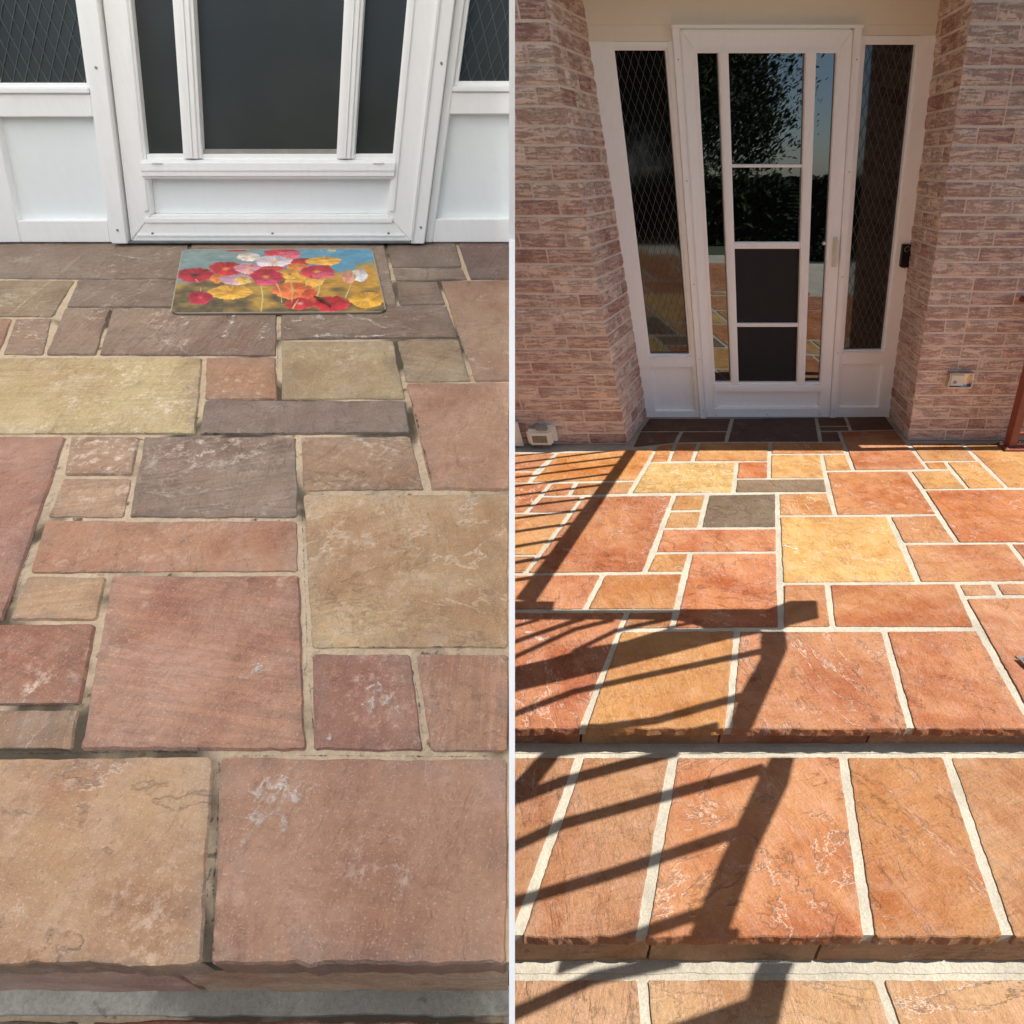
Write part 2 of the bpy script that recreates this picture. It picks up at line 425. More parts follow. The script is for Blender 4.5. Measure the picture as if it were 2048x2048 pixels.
# ------------------------------------------------------------------ data: slab outlines in metres (x, y) on each porch
LEFT_STONES = [
 ((129, 110, 94), [(-2.0656, 2.0397), (-1.0294, 2.0397), (-0.9479, 1.7555), (-1.8754, 1.7608)]),
 ((133, 112, 95), [(-1.0294, 2.0397), (-0.4077, 2.0397), (-0.3062, 1.5924), (-0.8976, 1.5801)]),
 ((121, 102, 89), [(-0.4077, 2.0397), (-0.1784, 2.0397), (-0.145, 1.8373), (-0.3596, 1.8335)]),
 ((127, 107, 92), [(-0.3596, 1.8335), (-0.145, 1.8373), (-0.1221, 1.7555), (-0.3385, 1.7467)]),
 ((130, 109, 92), [(-0.3385, 1.7467), (-0.2107, 1.7467), (-0.1732, 1.5986), (-0.3062, 1.5924)]),
 ((115, 94, 84), [(-0.1784, 2.0397), (-0.001, 2.0425), (-0.001, 1.7549), (-0.1219, 1.7519)]),
 ((143, 121, 95), [(-1.8754, 1.7608), (-1.2539, 1.7537), (-1.2025, 1.5279), (-1.7335, 1.5323)]),
 ((132, 111, 94), [(-1.2539, 1.7537), (-0.9486, 1.7572), (-0.8976, 1.5801), (-1.2001, 1.5801)]),
 ((141, 115, 95), [(-1.2001, 1.5801), (-1.0737, 1.5801), (-0.9961, 1.3345), (-1.1232, 1.3345)]),
 ((135, 110, 92), [(-1.0737, 1.5801), (-0.6271, 1.5832), (-0.5616, 1.3308), (-0.9961, 1.3345)]),
 ((129, 107, 91), [(-0.6284, 1.5878), (-0.1732, 1.5986), (-0.1302, 1.417), (-0.5783, 1.4078)]),
 ((143, 105, 83), [(-1.7302, 1.5279), (-1.3028, 1.5236), (-1.2303, 1.3381), (-1.6142, 1.3406)]),
 ((143, 115, 94), [(-1.3028, 1.5236), (-1.2025, 1.5279), (-1.1232, 1.3345), (-1.2296, 1.3369)]),
 ((147, 115, 92), [(-0.2107, 1.7467), (-0.001, 1.7532), (-0.001, 1.2202), (-0.0871, 1.219)]),
 ((157, 133, 100), [(-0.5783, 1.4078), (-0.2911, 1.4104), (-0.2287, 1.1475), (-0.509, 1.1475)]),
 ((150, 126, 97), [(-0.2911, 1.4104), (-0.13, 1.4144), (-0.0871, 1.219), (-0.243, 1.2168)]),
 ((149, 107, 81), [(-0.7365, 1.3284), (-0.5616, 1.3308), (-0.509, 1.1475), (-0.6752, 1.1475)]),
 ((172, 147, 106), [(-1.6682, 1.3284), (-0.7365, 1.3284), (-0.644, 1.0224), (-1.4568, 1.0224)]),
 ((127, 107, 94), [(-0.6752, 1.1475), (-0.2287, 1.1475), (-0.2043, 1.0251), (-0.6433, 1.0207)]),
 ((160, 119, 94), [(-0.243, 1.2168), (-0.001, 1.2192), (-0.001, 0.8535), (-0.1529, 0.8533)]),
 ((149, 107, 89), [(-1.4558, 1.0212), (-0.9053, 1.0212), (-0.7669, 0.5587), (-1.1347, 0.5587)]),
 ((160, 124, 97), [(-0.9053, 1.0212), (-0.7555, 1.0212), (-0.717, 0.8947), (-0.8552, 0.8947)]),
 ((161, 124, 98), [(-0.8552, 0.8947), (-0.717, 0.8947), (-0.6823, 0.7809), (-0.8283, 0.7809)]),
 ((132, 108, 92), [(-0.7555, 1.0212), (-0.4364, 1.0212), (-0.3753, 0.7809), (-0.6823, 0.7809)]),
 ((152, 119, 92), [(-0.4364, 1.0212), (-0.2043, 1.0247), (-0.1567, 0.853), (-0.3907, 0.8501)]),
 ((161, 115, 89), [(-0.8283, 0.7809), (-0.3752, 0.7803), (-0.3419, 0.6556), (-0.7887, 0.6534)]),
 ((172, 140, 105), [(-0.3907, 0.8501), (-0.001, 0.8516), (-0.001, 0.5096), (-0.2966, 0.5092)]),
 ((166, 129, 98), [(-0.7887, 0.6534), (-0.6522, 0.6534), (-0.6255, 0.5597), (-0.7669, 0.5587)]),
 ((163, 115, 92), [(-0.6522, 0.6534), (-0.342, 0.6562), (-0.2596, 0.3564), (-0.5596, 0.3564)]),
 ((157, 112, 88), [(-1.1347, 0.5587), (-0.6255, 0.5597), (-0.581, 0.4201), (-1.0434, 0.4189)]),
 ((155, 127, 102), [(-1.0434, 0.4189), (-0.581, 0.4201), (-0.5596, 0.3564), (-1.0012, 0.3557)]),
 ((158, 115, 95), [(-0.2966, 0.5092), (-0.1446, 0.5092), (-0.1085, 0.355), (-0.2595, 0.3561)]),
 ((160, 115, 92), [(-0.1446, 0.5092), (-0.001, 0.5094), (-0.001, 0.3538), (-0.1084, 0.354)]),
 ((168, 130, 98), [(-1.1325, 0.3553), (-0.3781, 0.3553), (-0.3139, 0.1337), (-0.9368, 0.1337)]),
 ((160, 118, 95), [(-0.3781, 0.3553), (-0.001, 0.3527), (-0.001, 0.1337), (-0.3135, 0.1337)]),
]
LEFT_LOWER = [
 ((128, 106, 88), [(-1.2, 0.1165), (-0.5241, 0.1165), (-0.5241, -0.25), (-1.2, -0.25)]),
 ((150, 98, 74), [(-0.5241, 0.1165), (-0.0804, 0.1165), (-0.0804, -0.25), (-0.5241, -0.25)]),
 ((158, 122, 94), [(-0.0804, 0.1165), (-0.001, 0.1165), (-0.001, -0.25), (-0.0804, -0.25)]),
]
RIGHT_STONES = [
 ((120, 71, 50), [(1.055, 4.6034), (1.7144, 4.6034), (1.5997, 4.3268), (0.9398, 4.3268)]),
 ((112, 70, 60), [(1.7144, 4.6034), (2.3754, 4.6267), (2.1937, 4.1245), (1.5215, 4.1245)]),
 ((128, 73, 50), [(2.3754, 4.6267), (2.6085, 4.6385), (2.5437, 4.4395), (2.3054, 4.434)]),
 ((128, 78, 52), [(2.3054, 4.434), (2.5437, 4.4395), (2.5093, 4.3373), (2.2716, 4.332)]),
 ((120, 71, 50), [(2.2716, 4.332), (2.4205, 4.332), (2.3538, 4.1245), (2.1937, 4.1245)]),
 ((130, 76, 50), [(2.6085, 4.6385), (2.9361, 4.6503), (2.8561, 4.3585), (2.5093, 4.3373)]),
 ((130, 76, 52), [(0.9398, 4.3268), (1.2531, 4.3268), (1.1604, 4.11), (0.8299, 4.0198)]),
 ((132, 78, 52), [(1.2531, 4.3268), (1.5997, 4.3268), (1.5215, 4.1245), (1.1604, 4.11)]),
 ((222, 138, 70), [(1.0165, 4.0669), (1.1604, 4.11), (1.041, 3.7886), (0.9041, 3.7717)]),
 ((216, 127, 70), [(1.1604, 4.11), (1.3269, 4.1148), (1.2004, 3.7928), (1.041, 3.7886)]),
 ((222, 140, 74), [(1.3269, 4.1148), (1.836, 4.1245), (1.7057, 3.7886), (1.2004, 3.7928)]),
 ((222, 134, 72), [(1.836, 4.1245), (2.3538, 4.1245), (2.2803, 3.9193), (1.7549, 3.9103)]),
 ((214, 119, 66), [(2.4205, 4.332), (2.8561, 4.3585), (2.6921, 3.6647), (2.2015, 3.6487)]),
 ((226, 158, 92), [(1.7549, 3.9103), (2.1086, 3.9148), (1.971, 3.5319), (1.6134, 3.5319)]),
 ((224, 152, 84), [(2.1086, 3.9148), (2.2803, 3.9193), (2.2015, 3.6487), (2.012, 3.6407)]),
 ((232, 174, 102), [(0.9041, 3.7717), (1.4947, 3.7886), (1.3298, 3.336), (0.7061, 3.3256)]),
 ((214, 112, 62), [(1.4947, 3.7886), (1.7092, 3.7886), (1.6134, 3.5319), (1.401, 3.5281)]),
 ((150, 114, 88), [(1.401, 3.5281), (1.971, 3.5319), (1.904, 3.3429), (1.3298, 3.336)]),
 ((212, 121, 66), [(2.012, 3.6407), (2.5548, 3.6487), (2.4018, 3.0692), (1.8175, 3.057)]),
 ((216, 134, 66), [(2.8098, 4.1148), (3.1894, 4.1148), (3.104, 3.7971), (2.7221, 3.7886)]),
 ((216, 134, 66), [(2.7221, 3.7886), (2.8777, 3.7928), (2.8343, 3.6647), (2.6921, 3.6647)]),
 ((220, 142, 70), [(2.8777, 3.7928), (3.104, 3.7971), (3.0185, 3.3994), (2.7705, 3.3851)]),
 ((218, 142, 72), [(2.5582, 3.6487), (2.8343, 3.6647), (2.7705, 3.3851), (2.493, 3.378)]),
 ((214, 136, 66), [(3.1894, 4.1148), (4.6, 4.1392), (4.3727, 3.4137), (3.0185, 3.3994)]),
 ((212, 104, 40), [(2.493, 3.378), (4.3727, 3.4137), (4.0734, 2.7698), (2.3206, 2.7646)]),
 ((218, 132, 66), [(0.3119, 3.9372), (1.005, 4.0105), (0.7798, 3.5017), (0.1083, 3.472)]),
 ((208, 114, 68), [(-1.2, 3.9282), (0.3119, 3.9372), (0.1531, 3.6327), (-1.2, 3.6248)]),
 ((206, 112, 66), [(-1.2, 3.6248), (0.1531, 3.6327), (0.1083, 3.472), (-1.2, 3.4646)]),
 ((206, 117, 72), [(-1.2, 3.4646), (0.2429, 3.472), (0.0779, 3.0876), (-1.2, 3.0814)]),
 ((210, 119, 72), [(0.2429, 3.472), (0.3995, 3.4794), (0.3374, 3.2982), (0.17, 3.2913)]),
 ((208, 132, 76), [(0.3995, 3.4794), (0.7798, 3.5017), (0.7018, 3.3187), (0.3374, 3.2982)]),
 ((200, 112, 72), [(0.17, 3.2913), (0.4257, 3.2982), (0.3327, 3.0876), (0.0779, 3.0876)]),
 ((220, 140, 82), [(-1.2, 3.0814), (0.3327, 3.0876), (0.1363, 2.6484), (-1.2, 2.6386)]),
 ((200, 119, 70), [(-1.2, 2.6386), (0.1363, 2.6484), (0.0638, 2.4849), (-1.2, 2.476)]),
 ((200, 112, 72), [(0.4257, 3.2982), (0.9704, 3.3153), (0.6397, 2.4961), (0.0638, 2.4849)]),
 ((218, 145, 80), [(0.9704, 3.3153), (1.1692, 3.3187), (1.0895, 3.1155), (0.8911, 3.1124)]),
 ((214, 140, 76), [(0.8911, 3.1124), (1.0895, 3.1155), (1.0169, 2.9193), (0.8103, 2.9137)]),
 ((134, 104, 82), [(1.1692, 3.3187), (1.5939, 3.336), (1.443, 2.9222), (1.0169, 2.9193)]),
 ((216, 136, 76), [(1.5939, 3.336), (1.904, 3.3429), (1.8175, 3.057), (1.4921, 3.054)]),
 ((210, 119, 76), [(0.8103, 2.9137), (1.442, 2.9193), (1.3558, 2.6805), (0.719, 2.6705)]),
 ((228, 160, 88), [(1.4921, 3.054), (2.1119, 3.057), (1.9152, 2.4107), (1.2648, 2.4065)]),
 ((216, 130, 76), [(2.1119, 3.057), (2.3958, 3.0692), (2.3206, 2.7646), (2.0324, 2.762)]),
 ((212, 127, 76), [(2.0324, 2.762), (2.589, 2.7698), (2.4892, 2.4193), (1.9177, 2.4107)]),
 ((206, 112, 68), [(2.589, 2.7698), (4.0791, 2.775), (3.9553, 2.4322), (2.4892, 2.4193)]),
 ((214, 138, 76), [(0.719, 2.6705), (0.9091, 2.678), (0.8341, 2.4961), (0.6397, 2.4961)]),
 ((210, 114, 72), [(0.9091, 2.678), (1.3558, 2.6805), (1.1434, 2.078), (0.6794, 2.0745)]),
 ((208, 119, 78), [(-1.2, 2.476), (0.4415, 2.4871), (0.3232, 2.2043), (-1.2, 2.1968)]),
 ((208, 127, 72), [(0.4415, 2.4871), (0.8341, 2.4961), (0.7261, 2.2043), (0.3232, 2.2043)]),
 ((208, 117, 78), [(-1.2, 2.1968), (0.5109, 2.1987), (0.242, 1.541), (-1.2, 1.541)]),
 ((200, 121, 76), [(0.5109, 2.1987), (0.7261, 2.2043), (0.6772, 2.0745), (0.4566, 2.071)]),
 ((204, 121, 74), [(1.2661, 2.4065), (1.4838, 2.4086), (1.365, 2.0832), (1.1434, 2.078)]),
 ((202, 112, 62), [(1.4838, 2.4086), (2.095, 2.4129), (1.9766, 2.0797), (1.365, 2.0832)]),
 ((208, 134, 88), [(2.095, 2.4129), (2.2699, 2.415), (2.2325, 2.3073), (2.0557, 2.3013)]),
 ((196, 121, 80), [(2.2699, 2.415), (3.1292, 2.4214), (3.1579, 2.3214), (2.2325, 2.3073)]),
 ((206, 121, 78), [(2.0557, 2.3013), (3.1579, 2.3214), (2.7751, 1.5403), (1.8244, 1.5368)]),
 ((208, 130, 70), [(0.4566, 2.071), (0.9546, 2.0745), (0.7528, 1.541), (0.242, 1.541)]),
 ((202, 117, 76), [(0.9546, 2.0745), (1.5779, 2.0745), (1.3911, 1.541), (0.7528, 1.541)]),
 ((200, 110, 66), [(1.5779, 2.0745), (1.9777, 2.0762), (1.8244, 1.541), (1.3911, 1.541)]),
]
RIGHT_TREAD = [
 ((190, 124, 88), [(-0.4394, 1.5432), (-0.0792, 1.5432), (-0.3211, 0.9336), (-0.8288, 0.9336)]),
 ((188, 122, 86), [(-0.0792, 1.5432), (0.2485, 1.5432), (0.0069, 0.9336), (-0.3211, 0.9336)]),
 ((190, 120, 82), [(0.2485, 1.5432), (0.5835, 1.5432), (0.3499, 0.9336), (0.0069, 0.9336)]),
 ((206, 121, 76), [(0.5835, 1.5432), (1.1904, 1.5432), (0.9757, 0.9336), (0.3499, 0.9336)]),
 ((200, 117, 62), [(1.1904, 1.5432), (1.5595, 1.5432), (1.3585, 0.9336), (0.9757, 0.9336)]),
 ((206, 132, 84), [(1.5595, 1.5432), (2.2619, 1.5432), (2.0254, 0.9336), (1.3585, 0.9336)]),
]
RIGHT_LOWER = [
 ((206, 142, 106), [(-0.4661, 0.9156), (0.3697, 0.9156), (0.3144, 0.3), (-0.5554, 0.3)]),
 ((212, 154, 110), [(0.3697, 0.9156), (1.0373, 0.9156), (0.9746, 0.3), (0.3144, 0.3)]),
 ((210, 148, 106), [(1.0373, 0.9156), (1.8358, 0.9156), (1.8025, 0.3), (0.9746, 0.3)]),
]
SHADOW_BARS = [  # flat bars added overhead, laid out to cast the floor shadows
 [(3.3077, 3.8577), (3.3726, 3.854), (2.5737, 2.0435), (2.4901, 2.0664)],
 [(2.4387, 2.0549), (2.6603, 2.0511), (2.6498, 1.9896), (2.4392, 1.9896)],
 [(2.4234, 3.8153), (2.9009, 3.8263), (2.96, 3.7664), (2.7506, 3.7307), (2.4241, 3.7361)],
 [(2.4668, 3.6639), (2.744, 3.7396), (2.743, 3.7219), (2.4668, 3.6468)],
 [(2.4669, 3.5481), (3.2947, 3.8016), (3.2908, 3.7781), (2.4669, 3.5269)],
 [(2.4668, 3.4449), (3.2299, 3.6645), (3.2261, 3.6405), (2.4668, 3.423)],
 [(2.4668, 3.3315), (3.1613, 3.5322), (3.1575, 3.5063), (2.4668, 3.3078)],
 [(2.4669, 3.208), (3.1012, 3.3932), (3.0978, 3.3688), (2.4668, 3.1855)],
 [(2.4668, 3.0853), (3.0355, 3.2427), (3.0324, 3.2185), (2.4668, 3.0628)],
 [(2.4668, 2.9444), (2.9642, 3.0711), (2.9615, 3.0474), (2.4668, 2.9221)],
 [(2.4668, 2.8132), (2.8998, 2.9259), (2.897, 2.9002), (2.4668, 2.7888)],
 [(2.4669, 2.6674), (2.8321, 2.7726), (2.8297, 2.7464), (2.4669, 2.6426)],
 [(2.4669, 2.5171), (2.7514, 2.6096), (2.7493, 2.5825), (2.4669, 2.4913)],
 [(2.4669, 2.3695), (2.6756, 2.4355), (2.674, 2.408), (2.4669, 2.343)],
 [(2.4669, 2.2254), (2.5958, 2.2593), (2.5948, 2.2318), (2.4669, 2.1985)],
 [(2.4227, 1.9933), (3.6116, 1.9968), (3.6167, 1.8557), (3.3035, 1.8644), (3.1832, 1.9219), (2.4237, 1.9219)],
 [(3.6075, 1.9957), (3.7291, 2.0534), (3.8422, 2.0558), (3.7997, 1.9309), (3.6553, 1.8829), (3.6132, 1.8557)],
 [(2.428, 1.6127), (2.6317, 1.678), (2.7838, 1.7415), (2.9456, 1.782), (3.1423, 1.8665), (3.523, 1.8687), (3.5338, 1.8396), (3.3586, 1.7903), (2.8543, 1.6172), (2.4298, 1.4822)],
 [(2.7219, 1.7276), (2.9164, 1.8622), (2.9129, 1.8386), (2.72, 1.706)],
 [(2.9164, 1.8622), (3.1586, 1.94), (3.1531, 1.9151), (2.9129, 1.8386)],
 [(2.4619, 1.6813), (2.7488, 1.8731), (2.7466, 1.8493), (2.4619, 1.6604)],
 [(2.7488, 1.8731), (2.9127, 1.9343), (2.9092, 1.9095), (2.7466, 1.8493)],
 [(2.461, 1.7791), (2.7392, 1.9241), (2.7368, 1.8973), (2.461, 1.7547)],
 [(2.7392, 1.9241), (2.7839, 1.9411), (2.7812, 1.914), (2.7368, 1.8973)],
 [(2.4605, 1.8739), (2.5889, 1.9309), (2.5881, 1.9129), (2.4605, 1.8565)],
 [(3.1454, 1.8807), (3.345, 1.9366), (3.3399, 1.9185), (3.1415, 1.8633)],
 [(3.5341, 1.8503), (3.6286, 1.8503), (3.5949, 1.7415), (3.5576, 1.6828), (3.4683, 1.6733)],
 [(3.4713, 1.678), (3.5601, 1.6876), (3.306, 1.3189), (3.2339, 1.3189), (3.3286, 1.4864)],
 [(2.4619, 1.3935), (2.703, 1.5132), (2.7005, 1.4847), (2.462, 1.3675)],
 [(2.703, 1.5132), (2.9524, 1.5873), (2.947, 1.5572), (2.7005, 1.4847)],
 [(2.9524, 1.5873), (3.5065, 1.7435), (3.4945, 1.7099), (2.947, 1.5572)],
 [(2.7396, 1.3358), (2.9862, 1.3771), (2.9791, 1.3424), (2.736, 1.3022)],
 [(2.9862, 1.3771), (3.3383, 1.4972), (3.3259, 1.4592), (2.9791, 1.3424)],
 [(3.5253, 1.3027), (3.5978, 1.3027), (3.5342, 1.1907), (3.3448, 0.9537), (3.1785, 0.7084), (3.0825, 0.7084), (3.2168, 0.9041), (3.4569, 1.2257)],
 [(2.5786, 1.1395), (2.7774, 1.2257), (2.7741, 1.1838), (2.5787, 1.1004)],
 [(2.7774, 1.2257), (3.1955, 1.3527), (3.1846, 1.3064), (2.7741, 1.1838)],
 [(2.5598, 1.1499), (2.7232, 1.3449), (2.7868, 1.3449), (2.6359, 1.1366), (2.5603, 1.0977)],
 [(2.5793, 0.9767), (2.7532, 1.0605), (2.7504, 1.0228), (2.5794, 0.9416)],
 [(2.7532, 1.0605), (3.4768, 1.2735), (3.4609, 1.2286), (2.7504, 1.0228)],
 [(2.5789, 0.8092), (2.8996, 0.9009), (2.8943, 0.865), (2.5789, 0.7763)],
 [(2.8996, 0.9009), (3.3234, 1.0379), (3.3103, 0.9973), (2.8943, 0.865)],
 [(2.8711, 0.7066), (3.1376, 0.7875), (3.1284, 0.7534), (2.8664, 0.6751)],
 [(3.4471, 0.7065), (3.5369, 0.7065), (3.4345, 0.5479), (3.3041, 0.5479), (3.3819, 0.6136)],
 [(3.3857, 0.6178), (3.3693, 0.5479), (3.1272, 0.5479)],
 [(2.7233, 0.5902), (2.9663, 0.6841), (2.9622, 0.6493), (2.7234, 0.5585)],
 [(2.9663, 0.6841), (3.2164, 0.7293), (3.2079, 0.693), (2.9622, 0.6493)],
]
LEFT_STAINS = [
 ([(-0.7343, 1.5373), (-0.7163, 1.4856), (-0.721, 1.4303), (-0.7132, 1.4065)], 0.022),
 ([(-0.8671, 1.5241), (-0.8358, 1.4983), (-0.8333, 1.4669)], 0.012),
 ([(-0.6277, 1.492), (-0.6307, 1.4484), (-0.6183, 1.3948)], 0.018),
 ([(-0.5741, 1.4983), (-0.5371, 1.4983)], 0.016),
 ([(-0.5057, 1.5373), (-0.4971, 1.4983)], 0.014),
 ([(-0.4374, 1.5406), (-0.4107, 1.5144)], 0.012),
 ([(-0.3966, 1.5047), (-0.3725, 1.5079), (-0.3424, 1.4731), (-0.3154, 1.4545)], 0.014),
 ([(-0.523, 1.4136), (-0.4513, 1.4255), (-0.3902, 1.4171), (-0.2961, 1.4231)], 0.018),
 ([(-0.5813, 1.4669), (-0.5584, 1.4484)], 0.014),
 ([(-0.3378, 1.5241), (-0.3111, 1.5112)], 0.01),
 ([(-1.1154, 1.4921), (-1.0747, 1.4505)], 0.014),
 ([(-1.2506, 1.9307), (-1.0994, 1.8812), (-1.0557, 1.8524)], 0.012),
 ([(-0.3876, 0.4759), (-0.3313, 0.4759)], 0.04),
 ([(-0.2075, 0.4549), (-0.1697, 0.4228), (-0.1563, 0.4307)], 0.05),
 ([(-0.2433, 0.3723), (-0.233, 0.3723)], 0.012),
 ([(-0.2762, 0.2697), (-0.2626, 0.2594)], 0.012),
 ([(-0.3387, 0.3194), (-0.2339, 0.2909)], 0.06),
 ([(-0.3174, 0.2817), (-0.287, 0.2638)], 0.06),
]
RIGHT_STAINS = [
 ([(0.077, 2.0118), (0.1644, 2.0019)], 0.045),
 ([(0.0445, 2.0488), (0.1003, 2.0522)], 0.02),
 ([(1.3939, 2.7387), (1.4298, 2.7182), (1.4673, 2.693)], 0.022),
 ([(1.4345, 2.5788), (1.457, 2.5859)], 0.02),
 ([(0.9491, 4.1148), (1.0292, 4.1392)], 0.03),
]
LEFT_GAPS = [
 ([(-0.3721, 0.3536), (-0.3506, 0.2833), (-0.3288, 0.2041), (-0.3058, 0.1316)], 0.0035200000000000006),
 ([(-0.3528, 0.2833), (-0.3556, 0.2683)], 0.0048000000000000004),
 ([(-0.3379, 0.2255), (-0.3379, 0.2041)], 0.0048000000000000004),
 ([(-0.3402, 0.2201), (-0.314, 0.1316)], 0.00256),
 ([(-1.0118, 1.0203), (-0.8301, 1.0247), (-0.6452, 1.023)], 0.0032),
 ([(-0.6459, 1.0247), (-0.5578, 1.0203), (-0.4454, 1.0247)], 0.005600000000000001),
 ([(-0.6779, 1.1261), (-0.6496, 1.0274)], 0.008),
 ([(-0.2153, 1.136), (-0.1833, 1.0054), (-0.1457, 0.8559)], 0.0044800000000000005),
 ([(-0.3875, 0.8472), (-0.3365, 0.6567), (-0.3024, 0.5293), (-0.2877, 0.4632)], 0.0032),
 ([(-0.2938, 0.4845), (-0.2897, 0.4591)], 0.0088),
 ([(-0.2833, 0.4632), (-0.2518, 0.3564)], 0.00288),
 ([(-0.8494, 0.8932), (-0.7332, 0.8916)], 0.0032),
 ([(-0.654, 0.3536), (-0.5522, 0.3543), (-0.4646, 0.3567), (-0.3852, 0.3543)], 0.0032),
 ([(-0.367, 0.3504), (-0.2449, 0.3511), (-0.007, 0.3491)], 0.00288),
 ([(-0.1484, 0.502), (-0.1274, 0.4307), (-0.113, 0.3599)], 0.00288),
 ([(-0.2964, 0.5119), (-0.0124, 0.5132)], 0.00288),
 ([(-0.8174, 0.746), (-0.7683, 0.5626)], 0.0035200000000000006),
 ([(-0.7683, 0.5626), (-0.7884, 0.6567)], 0.00256),
 ([(-0.2372, 1.2081), (-0.1745, 0.9708)], 0.00256),
 ([(-0.173, 1.5955), (-0.0918, 1.23)], 0.00288),
 ([(-0.609, 1.5207), (-0.5158, 1.1556)], 0.0022400000000000002),
]
# ------------------------------------------------------------------ ground far below and around
g = MB(); g.add([(-150, -300, -2.6), (150, -300, -2.6), (150, 150, -2.6), (-150, 150, -2.6)], [(0, 1, 2, 3)])
tag(g.build('lawn', M['lawn']), 'mown green lawn around the two porches', kind='structure')

# ------------------------------------------------------------------ slabs
def densify(poly, step, wob, rnd):
    pts = []
    n = len(poly)
    for i in range(n):
        a, b = Vector(poly[i]), Vector(poly[(i + 1) % n])
        L = (b - a).length
        k = max(1, int(L / step))
        nrm = Vector((-(b - a).y, (b - a).x)).normalized() if L > 1e-6 else Vector((0, 0))
        for j in range(k):
            p = a.lerp(b, j / k)
            if j == 0:
                # clipped corner
                q = Vector(poly[i - 1])
                d1 = (b - a).normalized() if L > 0 else Vector((0, 0)); d2 = (q - a).normalized() if (q - a).length > 0 else Vector((0, 0))
                c = wob * (1.1 + 0.9 * rnd.random())
                pts.append(a + d2 * c); pts.append(a + d1 * c)
                continue
            o = noise.noise(Vector((p.x * 14, p.y * 14, wob * 1000))) * wob + rnd.uniform(-1, 1) * wob * 0.30 + noise.noise(Vector((p.x * 70, p.y * 70, wob * 500))) * wob * 0.5
            pts.append(p + nrm * o)
    return pts
def inset_poly(poly, d):
    # shrink a convex outline; negative or positive winding both work
    n = len(poly)
    P = [Vector(p) for p in poly]
    area = sum(P[i].x * P[(i + 1) % n].y - P[(i + 1) % n].x * P[i].y for i in range(n))
    sg = 1 if area > 0 else -1
    out = []
    for i in range(n):
        a, b, c = P[i - 1], P[i], P[(i + 1) % n]
        e1 = (b - a); e2 = (c - b)
        if e1.length < 1e-5 or e2.length < 1e-5:
            out.append(b); continue
        e1.normalize(); e2.normalize()
        n1 = Vector((-e1.y, e1.x)) * sg; n2 = Vector((-e2.y, e2.x)) * sg
        k = 1 + n1.dot(n2)
        out.append(b + (n1 + n2) * (d / max(k, 0.35)))
    return out
def slabs(mb, data, z, joint, thick, wob, seed, mi=0, front=None, step=0.014):
    rnd = random.Random(seed)
    for c, poly in data:
        poly = [p for i, p in enumerate(poly) if (Vector(p) - Vector(poly[i - 1])).length > 0.004]
        if len(poly) < 3: continue
        ps = inset_poly(poly, joint / 2)
        if front is not None:
            ps = [Vector((p.x, front)) if abs(p.y - front) < joint else p for p in ps]
        P = densify(ps, step, wob, rnd)
        cx = sum(p.x for p in P) / len(P); cy = sum(p.y for p in P) / len(P)
        C = Vector((cx, cy))
        n = len(P)
        dz = rnd.uniform(-0.0015, 0.0015); tx = rnd.uniform(-0.002, 0.002); ty = rnd.uniform(-0.002, 0.002)
        def shrink(d):
            return [C + (p - C) * (1 - min(0.45, d / max(0.02, (p - C).length))) for p in P]
        if front is not None:
            for q in P:
                if abs(q.y - front) < 0.012:
                    q.y += 0.004 * noise.noise(Vector((q.x * 22, seed, 5))) + (0.003 if seed < 20 else 0.001) * noise.noise(Vector((q.x * 60, seed, 9)))
        rings = [(P, -thick, 1.0), ([p + Vector((noise.noise(Vector((p.x * 30, p.y * 30, 8))), noise.noise(Vector((p.x * 26, p.y * 30, 4))))) * wob * 1.8 for p in P], -thick * 0.5, 1.0), (P, -0.005, 1.0), (shrink(0.0028), -0.0008, 1.0),
                 (shrink(0.010), 0.0, 0.8), (shrink(0.05), 0.0, 0.0)]
        ang = rnd.choice((0.0, PI / 2, 0.0)) + rnd.uniform(-0.35, 0.35)
        off = Vector((rnd.uniform(-50, 50), rnd.uniform(-50, 50), rnd.uniform(-50, 50)))
        ca, sa = math.cos(ang), math.sin(ang)
        vs, tex, ed = [], [], []
        for R, h, e in rings:
            for p in R:
                zz = z + h + dz + (p.x - cx) * tx + (p.y - cy) * ty
                vs.append((p.x, p.y, zz))
                tex.append((p.x * ca - p.y * sa + off.x, p.x * sa + p.y * ca + off.y, zz + off.z))
                ed.append(e)
        fs = []
        for r in range(len(rings) - 1):
            for i in range(n):
                j = (i + 1) % n
                fs.append((r * n + i, r * n + j, (r + 1) * n + j, (r + 1) * n + i))
        # fan centre
        vs.append((cx, cy, z + dz)); tex.append((cx * ca - cy * sa + off.x, cx * sa + cy * ca + off.y, z + off.z)); ed.append(0.0)
        L = len(vs) - 1; r = (len(rings) - 1) * n
        for i in range(n): fs.append((r + i, r + (i + 1) % n, L))
        jit = rnd.uniform(0.95, 1.05)
        mb.add(vs, fs, mi, tuple(v * jit for v in lin(c)), tex, ed)

